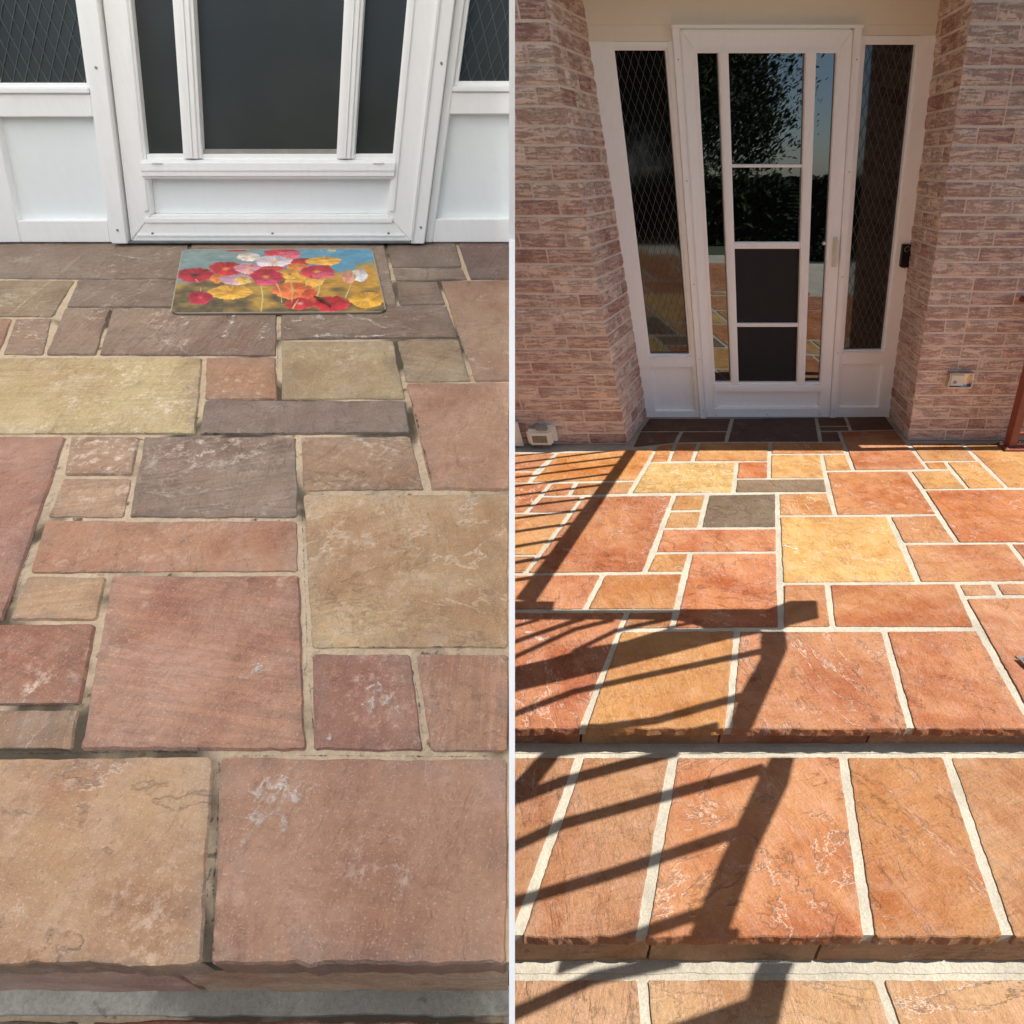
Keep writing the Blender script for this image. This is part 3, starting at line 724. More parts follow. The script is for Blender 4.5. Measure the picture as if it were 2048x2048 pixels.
def riser(mb, xs, y, z0, z1, cols, seed, depth=0.03, lean=0.0):
    rnd = random.Random(seed)
    for i in range(len(xs) - 1):
        a, b = xs[i] + 0.004, xs[i + 1] - 0.004
        nx = max(2, int((b - a) / 0.03)); nz = 5
        off = rnd.uniform(-40, 40)
        vs, tex = [], []
        for iz in range(nz + 1):
            for ix in range(nx + 1):
                x = a + (b - a) * ix / nx; zz = z0 + (z1 - z0) * iz / nz
                d = 0.004 * noise.noise(Vector((x * 12 + off, zz * 20, seed))) + 0.002 * noise.noise(Vector((x * 50 + off, zz * 60, seed)))
                vs.append((x, y + d + rnd.uniform(0, 0.0001), zz)); tex.append((x + off, zz, y + off))
        fs = []
        for iz in range(nz):
            for ix in range(nx):
                q = iz * (nx + 1) + ix
                fs.append((q, q + 1, q + nx + 2, q + nx + 1))
        k = len(vs)
        corners = [0, nx, nz * (nx + 1) + nx, nz * (nx + 1)]
        for q in corners:
            vx = vs[q]; vs.append((vx[0], y + depth, vx[2])); tex.append(tex[q])
        left = [iz * (nx + 1) for iz in range(nz + 1)]; right = [iz * (nx + 1) + nx for iz in range(nz + 1)]
        fs.append(tuple([k] + left + [k + 3])); fs.append(tuple([k + 1] + right + [k + 2]))
        mb.add(vs, fs, 0, lin(cols[i % len(cols)]), tex, [0.6] * len(vs))

def sheet(mb, x0, x1, y0, y1, z, t=0.02, mi=0):
    mb.box(x0, x1, y0, y1, z - t, z, mi)
def ribbon_ledge(mb, x0, x1, y0, y1, z, h, seed, amp=0.004):
    """a hand-laid mortar fillet, wavy front edge, between riser and tread"""
    n = int((x1 - x0) / 0.015); vs = []
    for i in range(n + 1):
        x = x0 + (x1 - x0) * i / n
        w = amp * noise.noise(Vector((x * 9, seed, 0))) + amp * 0.6 * noise.noise(Vector((x * 40, seed, 3)))
        vs += [(x, y1, z + h), (x, (y0 + y1) / 2 + w * .5, z + h * 0.7), (x, y0 + w, z + 0.0015), (x, y0 + w - 0.001, z - 0.01), (x, y1, z - 0.01)]
    fs = []
    for i in range(n):
        a, b = i * 5, i * 5 + 5
        for k in range(5): fs.append((a + k, a + (k + 1) % 5, b + (k + 1) % 5, b + k))
    fs += [tuple(range(5)), tuple(range(n * 5, n * 5 + 5))]
    mb.add(vs, fs)

# --- shaded porch (left)
mb = MB(); slabs(mb, LEFT_STONES, 0.0, 0.0085, 0.05, 0.0024, 11, front=0.1337)
tag(mb.build('patio_paving', M['stoneL'], ML, clipx=-0.001), 'unwashed brown and buff sandstone paving of the shaded porch', kind='structure')
mb = MB(); sheet(mb, -2.3, -0.001, 0.1362, 2.12, -0.0045, 0.045)
tag(mb.build('patio_mortar', M['mortarL'], ML), 'old sandy mortar in the joints of the shaded paving', kind='structure')
mb = MB(); slabs(mb, LEFT_LOWER, -0.205, 0.012, 0.04, 0.003, 12)
tag(mb.build('lower_step_paving', M['stoneL'], ML, clipx=-0.001), 'rough brown stones of the lower step under the shaded porch', kind='structure')
mb = MB(); sheet(mb, -2.3, -0.001, -0.3, 0.13, -0.210, 0.03)
tag(mb.build('lower_step_mortar', M['mortarL'], ML), 'mortar bed of the lower step', kind='structure')
mb = MB(); riser(mb, [-1.6, -0.383, -0.001], 0.1395, -0.205, -0.05, [(200, 156, 128), (196, 156, 118)], 13)
tag(mb.build('step_riser', M['stoneL'], ML, clipx=-0.001), 'dark stone riser under the front edge of the shaded porch', kind='structure')
mb = MB(); ribbon_ledge(mb, -1.6, -0.001, 0.1168, 0.145, -0.2035, 0.008, 5, 0.0035)
tag(mb.build('mortar_ledge', M['ledge'], ML), 'grey cracked mortar band at the foot of the riser', kind='structure')
mb = MB(); mb.box(-2.3, -0.002, 0.16, 2.3, -2.6, -0.06); mb.box(-2.3, -0.002, -0.3, 0.155, -2.6, -0.25)
tag(mb.build('porch_base', M['base'], ML), 'rubble base under the shaded porch', kind='structure')

# --- sunlit porch (right)
mb = MB(); slabs(mb, RIGHT_STONES, 0.0, 0.024, 0.035, 0.003, 21, front=1.541)
tag(mb.build('patio_paving', M['stoneR'], MR), 'cleaned orange and rust sandstone paving in the sun', kind='structure')
mb = MB(); sheet(mb, -1.2, 4.7, 1.547, 4.9, -0.0045, 0.031)
tag(mb.build('patio_mortar', M['mortarR'], MR), 'fresh cream mortar in the joints of the sunlit paving', kind='structure')
mb = MB(); slabs(mb, RIGHT_TREAD, -0.13, 0.030, 0.04, 0.003, 22, front=0.9336)
slabs(mb, RIGHT_LOWER, -0.29, 0.028, 0.04, 0.003, 23)
tag(mb.build('step_paving', M['stoneR'], MR), 'rust coloured stones of the two sunlit steps', kind='structure')
mb = MB(); sheet(mb, -1.2, 2.7, 0.9395, 1.60, -0.1345, 0.032); sheet(mb, -1.0, 2.2, 0.2, 0.98, -0.2945, 0.03)
ribbon_ledge(mb, -1.0, 2.7, 1.546, 1.59, -0.1330, 0.012, 7); ribbon_ledge(mb, -1.0, 2.2, 0.918, 0.956, -0.2930, 0.010, 8)
tag(mb.build('step_mortar', M['mortarR'], MR), 'cream mortar around the stones of the sunlit steps', kind='structure')
mb = MB(); riser(mb, [-1.2, 0.25, 0.75, 1.29, 1.9, 2.7], 1.581, -0.135, -0.033, [(206, 132, 92), (196, 140, 92), (204, 128, 90), (208, 136, 92)], 24)
riser(mb, [-1.0, 0.39, 0.872, 1.5, 2.2], 0.948, -0.293, -0.168, [(226, 166, 120), (214, 158, 114), (216, 150, 108)], 25)
tag(mb.build('step_riser', M['stoneR'], MR), 'brown stone risers of the sunlit steps', kind='structure')
mb = MB(); mb.box(-1.2, 4.7, 1.60, 5.2, -0.6, -0.036); mb.box(-1.2, 2.7, 0.98, 1.599, -1.0, -0.166); mb.box(-1.0, 2.2, 0.2, 0.979, -1.5, -0.326)
tag(mb.build('porch_base', M['base'], MR), 'rubble base under the sunlit porch', kind='structure')

# --- lime splashes left on the slabs
def ribbons(mb, data, z):
    for pts, w in data:
        P = [Vector(p) for p in pts]
        # resample
        R = []
        for i in range(len(P) - 1):
            for k in range(4): R.append(P[i].lerp(P[i + 1], k / 4))
        R.append(P[-1])
        vs, ed = [], []
        for i, p in enumerate(R):
            d = (R[min(i + 1, len(R) - 1)] - R[max(i - 1, 0)]).normalized(); n = Vector((-d.y, d.x))
            ww = w * (0.9 + 0.6 * noise.noise(Vector((p.x * 30, p.y * 30, 1))))
            tip = 0.0 if i in (0, len(R) - 1) else 1.0
            for s in (-1, 0, 1):
                q = p + n * (s * ww)
                vs.append((q.x, q.y, z)); ed.append(tip if s == 0 else 0.0)
        fs = []
        for i in range(len(R) - 1):
            a = i * 3
            fs += [(a, a + 1, a + 4, a + 3), (a + 1, a + 2, a + 5, a + 4)]
        mb.add(vs, fs, 0, (1, 1, 1), None, ed)
mb = MB(); ribbons(mb, LEFT_STAINS, 0.0042)
tag(mb.build('lime_splashes', M['lime'], ML), 'white lime splashes on the shaded paving around the mat', kind='structure')
mb = MB(); ribbons(mb, RIGHT_STAINS, 0.0045)
tag(mb.build('lime_splashes', M['lime'], MR), 'small pale splashes on the sunlit paving', kind='structure')

mb = MB(); ribbons(mb, LEFT_GAPS, 0.0030)
tag(mb.build('joint_gaps', M['soil'], ML), 'dark soil in the open cracked joints of the shaded paving', kind='structure')

# ------------------------------------------------------------------ door walls
class Plane:
    """a wall plane: s along x, t up the (slightly leaning) wall, n towards the viewer"""
    def __init__(s, y, W):
        s.y = y; s.W = Vector(W); s.N = Vector((1, 0, 0)).cross(s.W).normalized()
        if s.N.y > 0: s.N = -s.N
    def p(s, a, t, n=0.0):
        return Vector((a, s.y, 0)) + s.W * t + s.N * n
    def box(s, mb, s0, s1, t0, t1, n0, n1, mi=0):
        mb.hexa([s.p(s0, t0, n1), s.p(s1, t0, n1), s.p(s1, t0, n0), s.p(s0, t0, n0),
                 s.p(s0, t1, n1), s.p(s1, t1, n1), s.p(s1, t1, n0), s.p(s0, t1, n0)], mi)
    def prism(s, mb, pts, n0, n1, mi=0):
        """polygon in (s,t), extruded n0..n1"""
        k = len(pts)
        vs = [s.p(a, t, n1) for a, t in pts] + [s.p(a, t, n0) for a, t in pts]
        fs = [tuple(range(k)), tuple(range(2 * k - 1, k - 1, -1))] + [(i, (i + 1) % k, k + (i + 1) % k, k + i) for i in range(k)]
        mb.add(vs, fs, mi)
DL = Plane(2.0407, (0.2074, 0.1820, 0.9612))
DR = Plane(4.6593, (-0.2353, -0.1163, 0.9649))

def screws(pl, spots, n, parent, frame, clipx=None, r=0.0042):
    for a, t in spots:
        if clipx is not None and pl.p(a, t).x > clipx - 0.01: continue
        mb = MB(); mb.tube(pl.p(a, t, n - 0.001), pl.p(a, t, n + 0.0022), r, r * 0.8, 10)
        mb.build('screw', M['screw'], frame, parent)

def moulding(pl, mb, s0, s1, t0, t1, n0, n1, axis='t', ribs=2):
    """a rounded bar with fine ridges along it"""
    pl.box(mb, s0, s1, t0, t1, n0, n1 - 0.006)
    if axis == 't':
        w = s1 - s0
        pl.box(mb, s0 + w * 0.16, s1 - w * 0.16, t0, t1, n1 - 0.0062, n1)
        pl.box(mb, s0 + w * 0.40, s1 - w * 0.40, t0, t1, n1 - 0.0002, n1 + 0.0025)
    else:
        w = t1 - t0
        pl.box(mb, s0, s1, t0 + w * 0.14, t1 - w * 0.14, n1 - 0.0062, n1)
        pl.box(mb, s0, s1, t0 + w * 0.42, t1 - w * 0.46, n1 - 0.0002, n1 + 0.002)

def diamonds(pl, mb, s0, s1, t0, t1, dw, dh, n0, n1, w=0.0012):
    sl = dh / dw
    for sign in (1, -1):
        k0 = int(-((t1 - t0) / sl) / dw) - 3; k1 = int((s1 - s0 + (t1 - t0) / sl) / dw) + 3
        for k in range(k0, k1):
            # line: s = s0 + k*dw + sign*(t-t0)/sl
            b = s0 + k * dw
            ts = []
            ta, tb = t0, t1
            sa, sb = b, b + sign * (t1 - t0) / sl
            # clip in s
            def clipseg(sa, ta, sb, tb):
                lo, hi = 0.0, 1.0
                d = sb - sa
                if abs(d) < 1e-9: return None
                u0, u1 = (s0 - sa) / d, (s1 - sa) / d
                if u0 > u1: u0, u1 = u1, u0
                lo, hi = max(lo, u0), min(hi, u1)
                if lo >= hi: return None
                return sa + d * lo, ta + (tb - ta) * lo, sa + d * hi, ta + (tb - ta) * hi
            c = clipseg(sa, ta, sb, tb)
            if not c: continue
            a0, q0, a1, q1 = c
            nn = 0.0004 * (sign > 0)
            pl.prism(mb, [(a0 - w, q0), (a0 + w, q0), (a1 + w, q1), (a1 - w, q1)], n0 + nn, n1 + nn)

def storm_door(pl, d, frame, white, panel, glass, label, clipx=None):
    L0, L1, T0, T1 = d['leaf']
    (a0, a1), (b0, b1), (c0, c1) = d['open']
    ob, ot = d['ot']
    t = thing('storm_door', tuple(pl.p((L0 + L1) / 2, 0)), frame, label, 'door')
    B = lambda mb, name, mt, bev=0.002, par=t, **k: mb.build(name, mt, frame, par, bevel=bev, clipx=clipx, **k)
    # outer leaf frame: stiles and rails with mitred corners
    e = 0.0
    kb, kt = d['kick']
    mb = MB(); pl.prism(mb, [(L0, T0), (a0, kb), (a0, ot), (L0, T1)], 0.0, 0.040)
    pl.box(mb, a0 - 0.022, a0 - 0.006, kb + 0.01, ot - 0.01, 0.038, 0.0445); B(mb, 'door_stile', white)
    mb = MB(); pl.prism(mb, [(L1, T1), (c1, ot), (c1, kb), (L1, T0)], 0.0, 0.040)
    pl.box(mb, c1 + 0.006, c1 + 0.022, kb + 0.01, ot - 0.01, 0.038, 0.0445); B(mb, 'door_stile', white)
    mb = MB(); pl.prism(mb, [(L0 + 0.0015, T0), (L1 - 0.0015, T0), (c1 - 0.0005, kb), (a0 + 0.0005, kb)], 0.0, 0.0395)
    pl.box(mb, a0 - 0.02, c1 + 0.02, kb - 0.024, kb - 0.008, 0.038, 0.044)
    pl.box(mb, L0 + 0.02, L1 - 0.02, T0 + 0.012, T0 + 0.022, 0.038, 0.0425); bt = B(mb, 'bottom_rail', white)
    mb = MB(); pl.prism(mb, [(L0 + 0.0015, T1), (a0 + 0.0005, ot), (c1 - 0.0005, ot), (L1 - 0.0015, T1)], 0.0, 0.0395)
    pl.box(mb, a0 - 0.02, c1 + 0.02, ot + 0.006, ot + 0.02, 0.038, 0.044)
    B(mb, 'top_rail', white)
    # middle rail
    r0, r1 = d['rail']
    mb = MB(); moulding(pl, mb, a0 - 0.012, c1 + 0.012, r0, r1, 0.01, 0.052, 's')
    pl.box(mb, a0 + 0.001, c1 - 0.001, r1 - 0.0005, ob, 0.012, 0.036); B(mb, 'middle_rail', white, 0.003)
    # kick panel
    mb = MB(); pl.box(mb, a0 - 0.001, c1 + 0.001, kb - 0.001, r0 + 0.001, 0.004, 0.016)
    B(mb, 'kick_panel', panel)
    # mullions
    for m0, m1 in ((a1, b0), (b1, c0)):
        mb = MB(); moulding(pl, mb, m0, m1, ob + 0.0005 - 0.012, ot + 0.012, 0.01, 0.050, 't'); B(mb, 'mullion', white, 0.003)
    # glass
    for g0, g1 in ((a0, a1), (b0, b1), (c0, c1)):
        sc = d.get('screen') if g0 == b0 else None
        mb = MB(); pl.box(mb, g0 - 0.004, g1 + 0.004, sc if sc else ob - 0.004, ot + 0.004, 0.012, 0.018)
        B(mb, 'glass_pane', glass, 0)
        if sc:
            mb = MB(); pl.box(mb, g0 - 0.004, g1 + 0.004, ob - 0.004, sc - 0.001, 0.012, 0.017); B(mb, 'insect_screen', M['screen'], 0)
    for q0, q1 in d.get('bars', ()):
        mb = MB(); moulding(pl, mb, b0 - 0.002, b1 + 0.002, q0, q1, 0.016, 0.034, 's'); B(mb, 'glazing_bar', white, 0.002)
    screws(pl, d['screws'], 0.040, t, frame, clipx)
    if 'sill' in d:
        mb = MB(); pl.box(mb, b0, b1, ob, ob + 0.012, 0.018, 0.030); B(mb, 'glazing_bead', M['greyplastic'], 0.001)
        for q in d['clips']:
            mb = MB(); pl.box(mb, q - 0.016, q + 0.016, r1 - 0.010, r1 - 0.004, 0.046, 0.056); B(mb, 'retainer_clip', white, 0.002)
    return t

def surround(pl, d, frame, white, panel, glass, lattice, label, clipx=None):
    t = thing('door_surround', tuple(pl.p((d['x'][0] + d['x'][1]) / 2, 0)), frame, label, 'door frame')
    B = lambda mb, name, mt, bev=0.002, par=t: mb.build(name, mt, frame, par, bevel=bev, clipx=clipx)
    top = d['top']
    f0, f1, g0, g1, ft = d['frame']      # door frame: left strip f0-f1, right strip g0-g1, head height ft
    mb = MB(); pl.box(mb, f0, f1, 0, ft, -0.02, 0.052); pl.box(mb, f1 - 0.004, f1, 0.0, ft - 0.02, 0.0525, 0.058); B(mb, 'door_jamb', white)
    mb = MB(); pl.box(mb, g0, g1, 0, ft, -0.02, 0.052); pl.box(mb, g0, g0 + 0.004, 0.0, ft - 0.02, 0.0525, 0.058); B(mb, 'door_jamb', white)
    if ft < top:
        mb = MB(); pl.box(mb, f0 - 0.004, g1 + 0.004, ft - 0.016, ft, 0.0, 0.066); B(mb, 'head_trim', white)
        mb = MB(); pl.box(mb, d['x'][0], d['x'][1], ft + 0.0005, top, -0.05, 0.025)
        pl.box(mb, d['x'][0], f0 - 0.001, d['lights'][0][3] + 0.03, ft, -0.05, 0.025)
        pl.box(mb, g1 + 0.001, d['x'][1], d['lights'][1][3] + 0.03, ft, -0.05, 0.025)
        B(mb, 'header_board', M['cream'], 0)
    mb = MB(); pl.box(mb, f1, g0, 0.0, 0.006, -0.02, 0.048); B(mb, 'threshold', M['screw'], 0.001)
    for side, (s0, s1, t0, t1) in zip((0, 1), d['lights']):
        edge0, edge1 = d['edges'][side]
        pb, pt = d['panels'][side]
        # posts either side of the light
        mb = MB(); pl.box(mb, edge0, s0, 0.0, t1 + 0.03, -0.02, 0.030); B(mb, 'side_post', white)
        mb = MB(); pl.box(mb, s1, edge1, 0.0, t1 + 0.03, -0.02, 0.030 if side == 0 else 0.030); B(mb, 'side_post', white)
        mb = MB(); pl.box(mb, s0, s1, pt, t0 - 0.014, -0.02, 0.029)
        pl.box(mb, s0, s1, t0 - 0.0135, t0, -0.02, 0.036); B(mb, 'panel_rail', white)
        mb = MB(); pl.box(mb, s0 - 0.002, s1 + 0.002, pb, pt, -0.02, 0.004); B(mb, 'lower_panel', panel, 0)
        mb = MB(); pl.box(mb, s0, s1, 0.0, pb, -0.02, 0.0285); B(mb, 'base_rail', white)
        if ft < top:
            mb = MB(); pl.box(mb, s0, s1, t1, t1 + 0.029, -0.02, 0.029); B(mb, 'top_rail', white)
        # glazing bead
        mb = MB()
        q = 0.012
        pl.box(mb, s0, s0 + q, t0, t1, -0.02, 0.018); pl.box(mb, s1 - q, s1, t0, t1, -0.02, 0.018)
        pl.box(mb, s0 + q, s1 - q, t0, t0 + q, -0.02, 0.018)
        if ft < top: pl.box(mb, s0 + q, s1 - q, t1 - q, t1, -0.02, 0.018)
        w = B(mb, 'glazing_bead', white, 0.001)
        mb = MB(); pl.box(mb, s0 + q - 0.002, s1 - q + 0.002, t0 + q - 0.002, t1, -0.014, -0.008)
        gl = B(mb, 'sidelight_glass', glass, 0)
        mb = MB(); diamonds(pl, mb, s0 + q, s1 - q, t0 + q, t1 - (q if ft < top else 0), d['dia'][0], d['dia'][1], -0.0078, -0.0058, d['dia'][2])
        B(mb, 'diamond_lattice', lattice, 0, gl)
    screws(pl, d['screws'], 0.052, t, frame, clipx)
    return t

TOPL = 1.5
surround(DL, dict(x=(-2.0, 0.0), top=TOPL, frame=(-1.256, -1.206, -0.316, -0.276, TOPL),
                  lights=((-1.555, -1.273, 0.414, TOPL), (-0.252, 0.06, 0.418, TOPL)),
                  edges=((-3.2, -1.2565), (-0.2755, 0.2)), panels=((0.064, 0.343), (0.068, 0.350)),
                  dia=(0.034, 0.074, 0.0009), screws=[(-1.232, 0.04), (-1.234, 0.46), (-0.292, 0.048), (-0.290, 0.47)]),
         ML, M['whiteL'], M['panelL'], M['glassL'], M['latticeL'],
         'clean white door frame and panelled sidelights in the shade behind the floral mat', clipx=-0.003)
storm_door(DL, dict(leaf=(-1.201, -0.319, 0.006, TOPL), open=((-1.128, -1.016), (-0.962, -0.566), (-0.515, -0.402)), ot=(0.249, TOPL - 0.06),
                    kick=(0.083, 0.18), rail=(0.184, 0.234), sill=1, clips=(-1.09, -0.44), screws=[(-1.13, 0.028), (-0.755, 0.028), (-0.392, 0.028)]),
           ML, M['whiteL'], M['panelL'], M['glassL'],
           'white storm door seen from its kick panel up, behind the floral mat', clipx=-0.003)

TOPR = 2.85
surround(DR, dict(x=(0.985, 2.975), top=TOPR, frame=(1.468, 1.512, 2.478, 2.520, 2.49),
                  lights=((1.128, 1.440, 0.512, 2.385), (2.547, 2.856, 0.545, 2.412)),
                  edges=((0.985, 1.4675), (2.5205, 2.975)), panels=((0.054, 0.425), (0.088, 0.448)),
                  dia=(0.0440, 0.112, 0.0011), screws=[(1.49, 0.07), (1.49, 0.5), (1.49, 1.05), (1.49, 1.7), (1.49, 2.33), (2.50, 0.07), (2.50, 0.55), (2.50, 1.1), (2.50, 1.75), (2.50, 2.33)]),
         MR, M['whiteR'], M['whiteR'], M['glassS'], M['lattice'],
         'tall white door frame with full height diamond sidelights between the brick piers', None)
sd = storm_door(DR, dict(leaf=(1.515, 2.475, 0.006, 2.468), open=((1.602, 1.722), (1.777, 2.216), (2.274, 2.392)), ot=(0.306, 2.360),
                    kick=(0.092, 0.224), screen=1.30, rail=(0.228, 0.288), bars=((1.772, 1.790), (1.281, 1.325), (0.738, 0.766)),
                    screws=[(1.59, 0.03), (1.99, 0.03), (2.40, 0.03)]),
           MR, M['whiteR'], M['whiteR'], M['glassR'],
           'tall white storm door with four stacked centre panes and a pull handle', None)
mb = MB(); DR.box(mb, 2.424, 2.456, 1.165, 1.36, 0.039, 0.046)
DR.box(mb, 2.432, 2.450, 1.30, 1.35, 0.045, 0.075); DR.box(mb, 2.433, 2.449, 1.175, 1.3505, 0.064, 0.078)
hd = mb.build('door_handle', M['plastic'], MR, sd, bevel=0.003)
mb = MB(); mb.tube(DR.p(2.376, 1.315, 0.016), DR.p(2.376, 1.315, 0.034), 0.011, 0.009, 14); mb.build('latch_knob', M['plastic'], MR, sd)

db = thing('doorbell', tuple(DR.p(2.914, 1.235, 0.03)), MR, 'slim black video doorbell on the white post beside the brick pier', 'doorbell')
mb = MB()
pts = []
for (cx_, cy_, a0_) in ((2.930, 1.302, 0), (2.898, 1.302, 90), (2.898, 1.176, 180), (2.930, 1.176, 270)):
    for k in range(5):
        a = math.radians(a0_ + k * 22.5); pts.append((cx_ + 0.013 * math.cos(a), cy_ + 0.013 * math.sin(a)))
DR.prism(mb, pts, 0.029, 0.055); mb.build('doorbell_body', M['black'], MR, db, bevel=0.002)
mb = MB(); mb.tube(DR.p(2.914, 1.286, 0.054), DR.p(2.914, 1.286, 0.058), 0.018, 0.017, 20); mb.build('doorbell_ring', M['greyplastic'], MR, db)
mb = MB(); mb.tube(DR.p(2.914, 1.286, 0.0575), DR.p(2.914, 1.286, 0.0595), 0.0145, 0.014, 20); mb.build('doorbell_button', M['black'], MR, db)
mb = MB(); mb.tube(DR.p(2.914, 1.168, 0.05), DR.p(2.914, 1.158, 0.052), 0.004, 0.004, 10); mb.build('doorbell_screw', M['chrome'], MR, db)

# ------------------------------------------------------------------ brick piers
W_R = DR.W
def brick_wall(name, label, front_y, s_front, s_back, outer, flip, fixture=None, seed=1):
    """front face from the outer end to the recess corner, then the splayed reveal back to the door frame"""
    rnd = random.Random(seed)
    H = 2.80; course = 0.0895; rows = int(H / course)
    F = Plane(front_y, W_R)
    def fc(t): return F.p(s_front(t), t)
    def bc(t): return DR.p(s_back(t), t)
    mb = MB()
    # core
    n = 12
    ring = []
    for i in range(n + 1):
        t = H * i / n
        a = F.p(outer, t); b = fc(t); c = bc(t); d = c + Vector((0, 0.35, 0)); e = Vector((a.x, d.y, a.z))
        ring.append([a, b, c, d, e])
    vs = [p for r in ring for p in r]; fs = []
    for i in range(n):
        for k in range(5): fs.append((i * 5 + k, i * 5 + (k + 1) % 5, i * 5 + 5 + (k + 1) % 5, i * 5 + 5 + k))
    fs += [tuple(range(5)), tuple(range(n * 5, n * 5 + 5))]
    mb.add(vs, fs, 1)
    pal = [((210, 166, 138), 8), ((216, 178, 152), 5), ((204, 154, 128), 5), ((190, 134, 110), 2)]
    bag = [c for c, k in pal for _ in range(k)]
    def brick(P0, P1, Q0, Q1, nrm, ext):
        # P bottom-left, P1 bottom-right, Q0/Q1 top; bowed rough face
        nx, nz = max(3, int((P1 - P0).length / 0.02)), 4
        off = Vector((rnd.uniform(-60, 60), rnd.uniform(-60, 60), rnd.uniform(-60, 60)))
        L = (P1 - P0).length; Hh = (Q0 - P0).length
        d0 = 0.0055 + rnd.uniform(-0.0012, 0.0012)
        vs, tex = [], []
        for iz in range(nz + 1):
            for ix in range(nx + 1):
                u, v = ix / nx, iz / nz
                p = (P0.lerp(P1, u)).lerp(Q0.lerp(Q1, u), v)
                border = min(u * L, (1 - u) * L, v * Hh, (1 - v) * Hh)
                dd = d0 * min(1.0, 0.45 + border / 0.012)
                q = off + Vector((u * L * 14, v * Hh * 32, 0))
                dd += 0.0028 * noise.noise(q) + 0.002 * noise.noise(q * 3)
                vs.append(p + nrm * dd); tex.append((u * L + off.x, v * Hh + off.y, off.z))
        fs = []
        for iz in range(nz):
            for ix in range(nx):
                q = iz * (nx + 1) + ix; fs.append((q, q + 1, q + nx + 2, q + nx + 1))
        k = len(vs); per = list(range(nx + 1)) + [(i + 1) * (nx + 1) + nx for i in range(nz)] + [nz * (nx + 1) + i for i in range(nx - 1, -1, -1)] + [i * (nx + 1) for i in range(nz - 1, 0, -1)]
        for q in per:
            vs.append(vs[q] - nrm * 0.02); tex.append(tex[q])
        for i in range(len(per)):
            j = (i + 1) % len(per); fs.append((per[i], per[j], k + j, k + i))
        c = rnd.choice(bag); jit = rnd.uniform(0.93, 1.06)
        mb.add(vs, fs, 0, tuple(min(0.9, x * jit) for x in lin(c)), tex)
    for r in range(rows):
        t0 = r * course + 0.007; t1 = (r + 1) * course - 0.007
        # front face
        a0 = outer; a1 = s_front((t0 + t1) / 2)
        lo, hi = min(a0, a1), max(a0, a1)
        x = a1; sgn = -1 if a0 < a1 else 1
        first = 0.13 if r % 2 else 0.26
        while (x > lo + 0.02 if sgn < 0 else x < hi - 0.02):
            L = first if x == a1 else rnd.choice((0.27, 0.27, 0.27, 0.27, 0.13, 0.20))
            y = x + sgn * L
            y = max(y, lo) if sgn < 0 else min(y, hi)
            p, q = (y + 0.005, x - (0 if x == a1 else 0.005)) if sgn < 0 else (x + (0 if x == a1 else 0.005), y - 0.005)
            if q - p > 0.03: brick(F.p(p, t0), F.p(q, t0), F.p(p, t1), F.p(q, t1), F.N, True)
            x = y
        # reveal
        def rp(u, t): return fc(t).lerp(bc(t), u)
        Lr = (bc(t0) - fc(t0)).length
        nrm = (bc(0) - fc(0)).cross(W_R).normalized()
        if (nrm.x > 0) != (not flip): nrm = -nrm
        u = 0.0; first = True
        while u < 0.98:
            L = (0.21 if r % 2 else 0.11) if first else rnd.choice((0.21, 0.27, 0.16))
            v = min(1.0, u + L / Lr)
            a, b = u + (0 if first else 0.005 / Lr), v - 0.005 / Lr
            if b - a > 0.03: brick(rp(a, t0), rp(b, t0), rp(a, t1), rp(b, t1), nrm, True)
            u = v; first = False
    mb.noremesh = False
    o = mb.build(name, [M['brick'], M['brickmortar']], MR, None, origin=tuple(F.p(s_front(0), 0)))
    tag(o, label, 'wall', 'brick walls beside the sunlit door')
    return o, F
pl_, FL = brick_wall('brick_wall', 'pinkish brick pier and wall on the left of the sunlit door, behind the small lamp', 4.0858,
                 lambda t: 0.812 - 0.030 * t, lambda t: 1.062 - 0.022 * t, -0.9, False, seed=3)
pr_, FR = brick_wall('brick_wall', 'pinkish brick pier and wall on the right of the sunlit door, with the metal outlet box', 4.1591,
                 lambda t: 2.833, lambda t: 2.955, 4.75, True, seed=8)
mb = MB(); mb.box(-0.9, 4.8, 3.76, 5.3, 2.64, 2.80)
tag(mb.build('roof_soffit', M['cream'], MR), 'cream roof soffit above the brick piers', 'roof')

# ------------------------------------------------------------------ things fixed to the brick
lf = thing('floodlight', tuple(FL.p(0.22, 0.10, 0.0)), MR, 'small ivory box lamp low on the brick wall left of the door', 'lamp')
mb = MB(); FL.box(mb, 0.235, 0.335, 0.045, 0.165, 0.008, 0.045); mb.build('lamp_housing', M['plastic'], MR, lf, bevel=0.008)
mb = MB(); FL.box(mb, 0.130, 0.300, 0.040, 0.160, 0.046, 0.100); mb.build('lamp_head', M['plastic'], MR, lf, bevel=0.016)
mb = MB(); FL.box(mb, 0.162, 0.262, 0.068, 0.122, 0.099, 0.1025); mb.build('lamp_lens', M['lens'], MR, lf, bevel=0.003)
mb = MB(); FL.box(mb, 0.20, 0.28, 0.155, 0.175, 0.03, 0.09); mb.build('lamp_bracket', M['greyplastic'], MR, lf, bevel=0.004)
lb = thing('junction_box', tuple(FL.p(0.03, 0.10, 0.0)), MR, 'grey cover box at the far left foot of the brick wall, beside the small lamp', 'box')
mb = MB(); FL.box(mb, -0.10, 0.082, 0.02, 0.205, 0.008, 0.05); mb.build('box_body', M['greyplastic'], MR, lb, bevel=0.006)
mb = MB(); FL.box(mb, -0.105, 0.088, 0.015, 0.21, 0.051, 0.062); mb.build('box_cover', M['plastic'], MR, lb, bevel=0.004)
ob_ = thing('outlet_box', tuple(FR.p(3.105, 0.485, 0.0)), MR, 'bare metal outlet box on the brick wall right of the door', 'outlet')
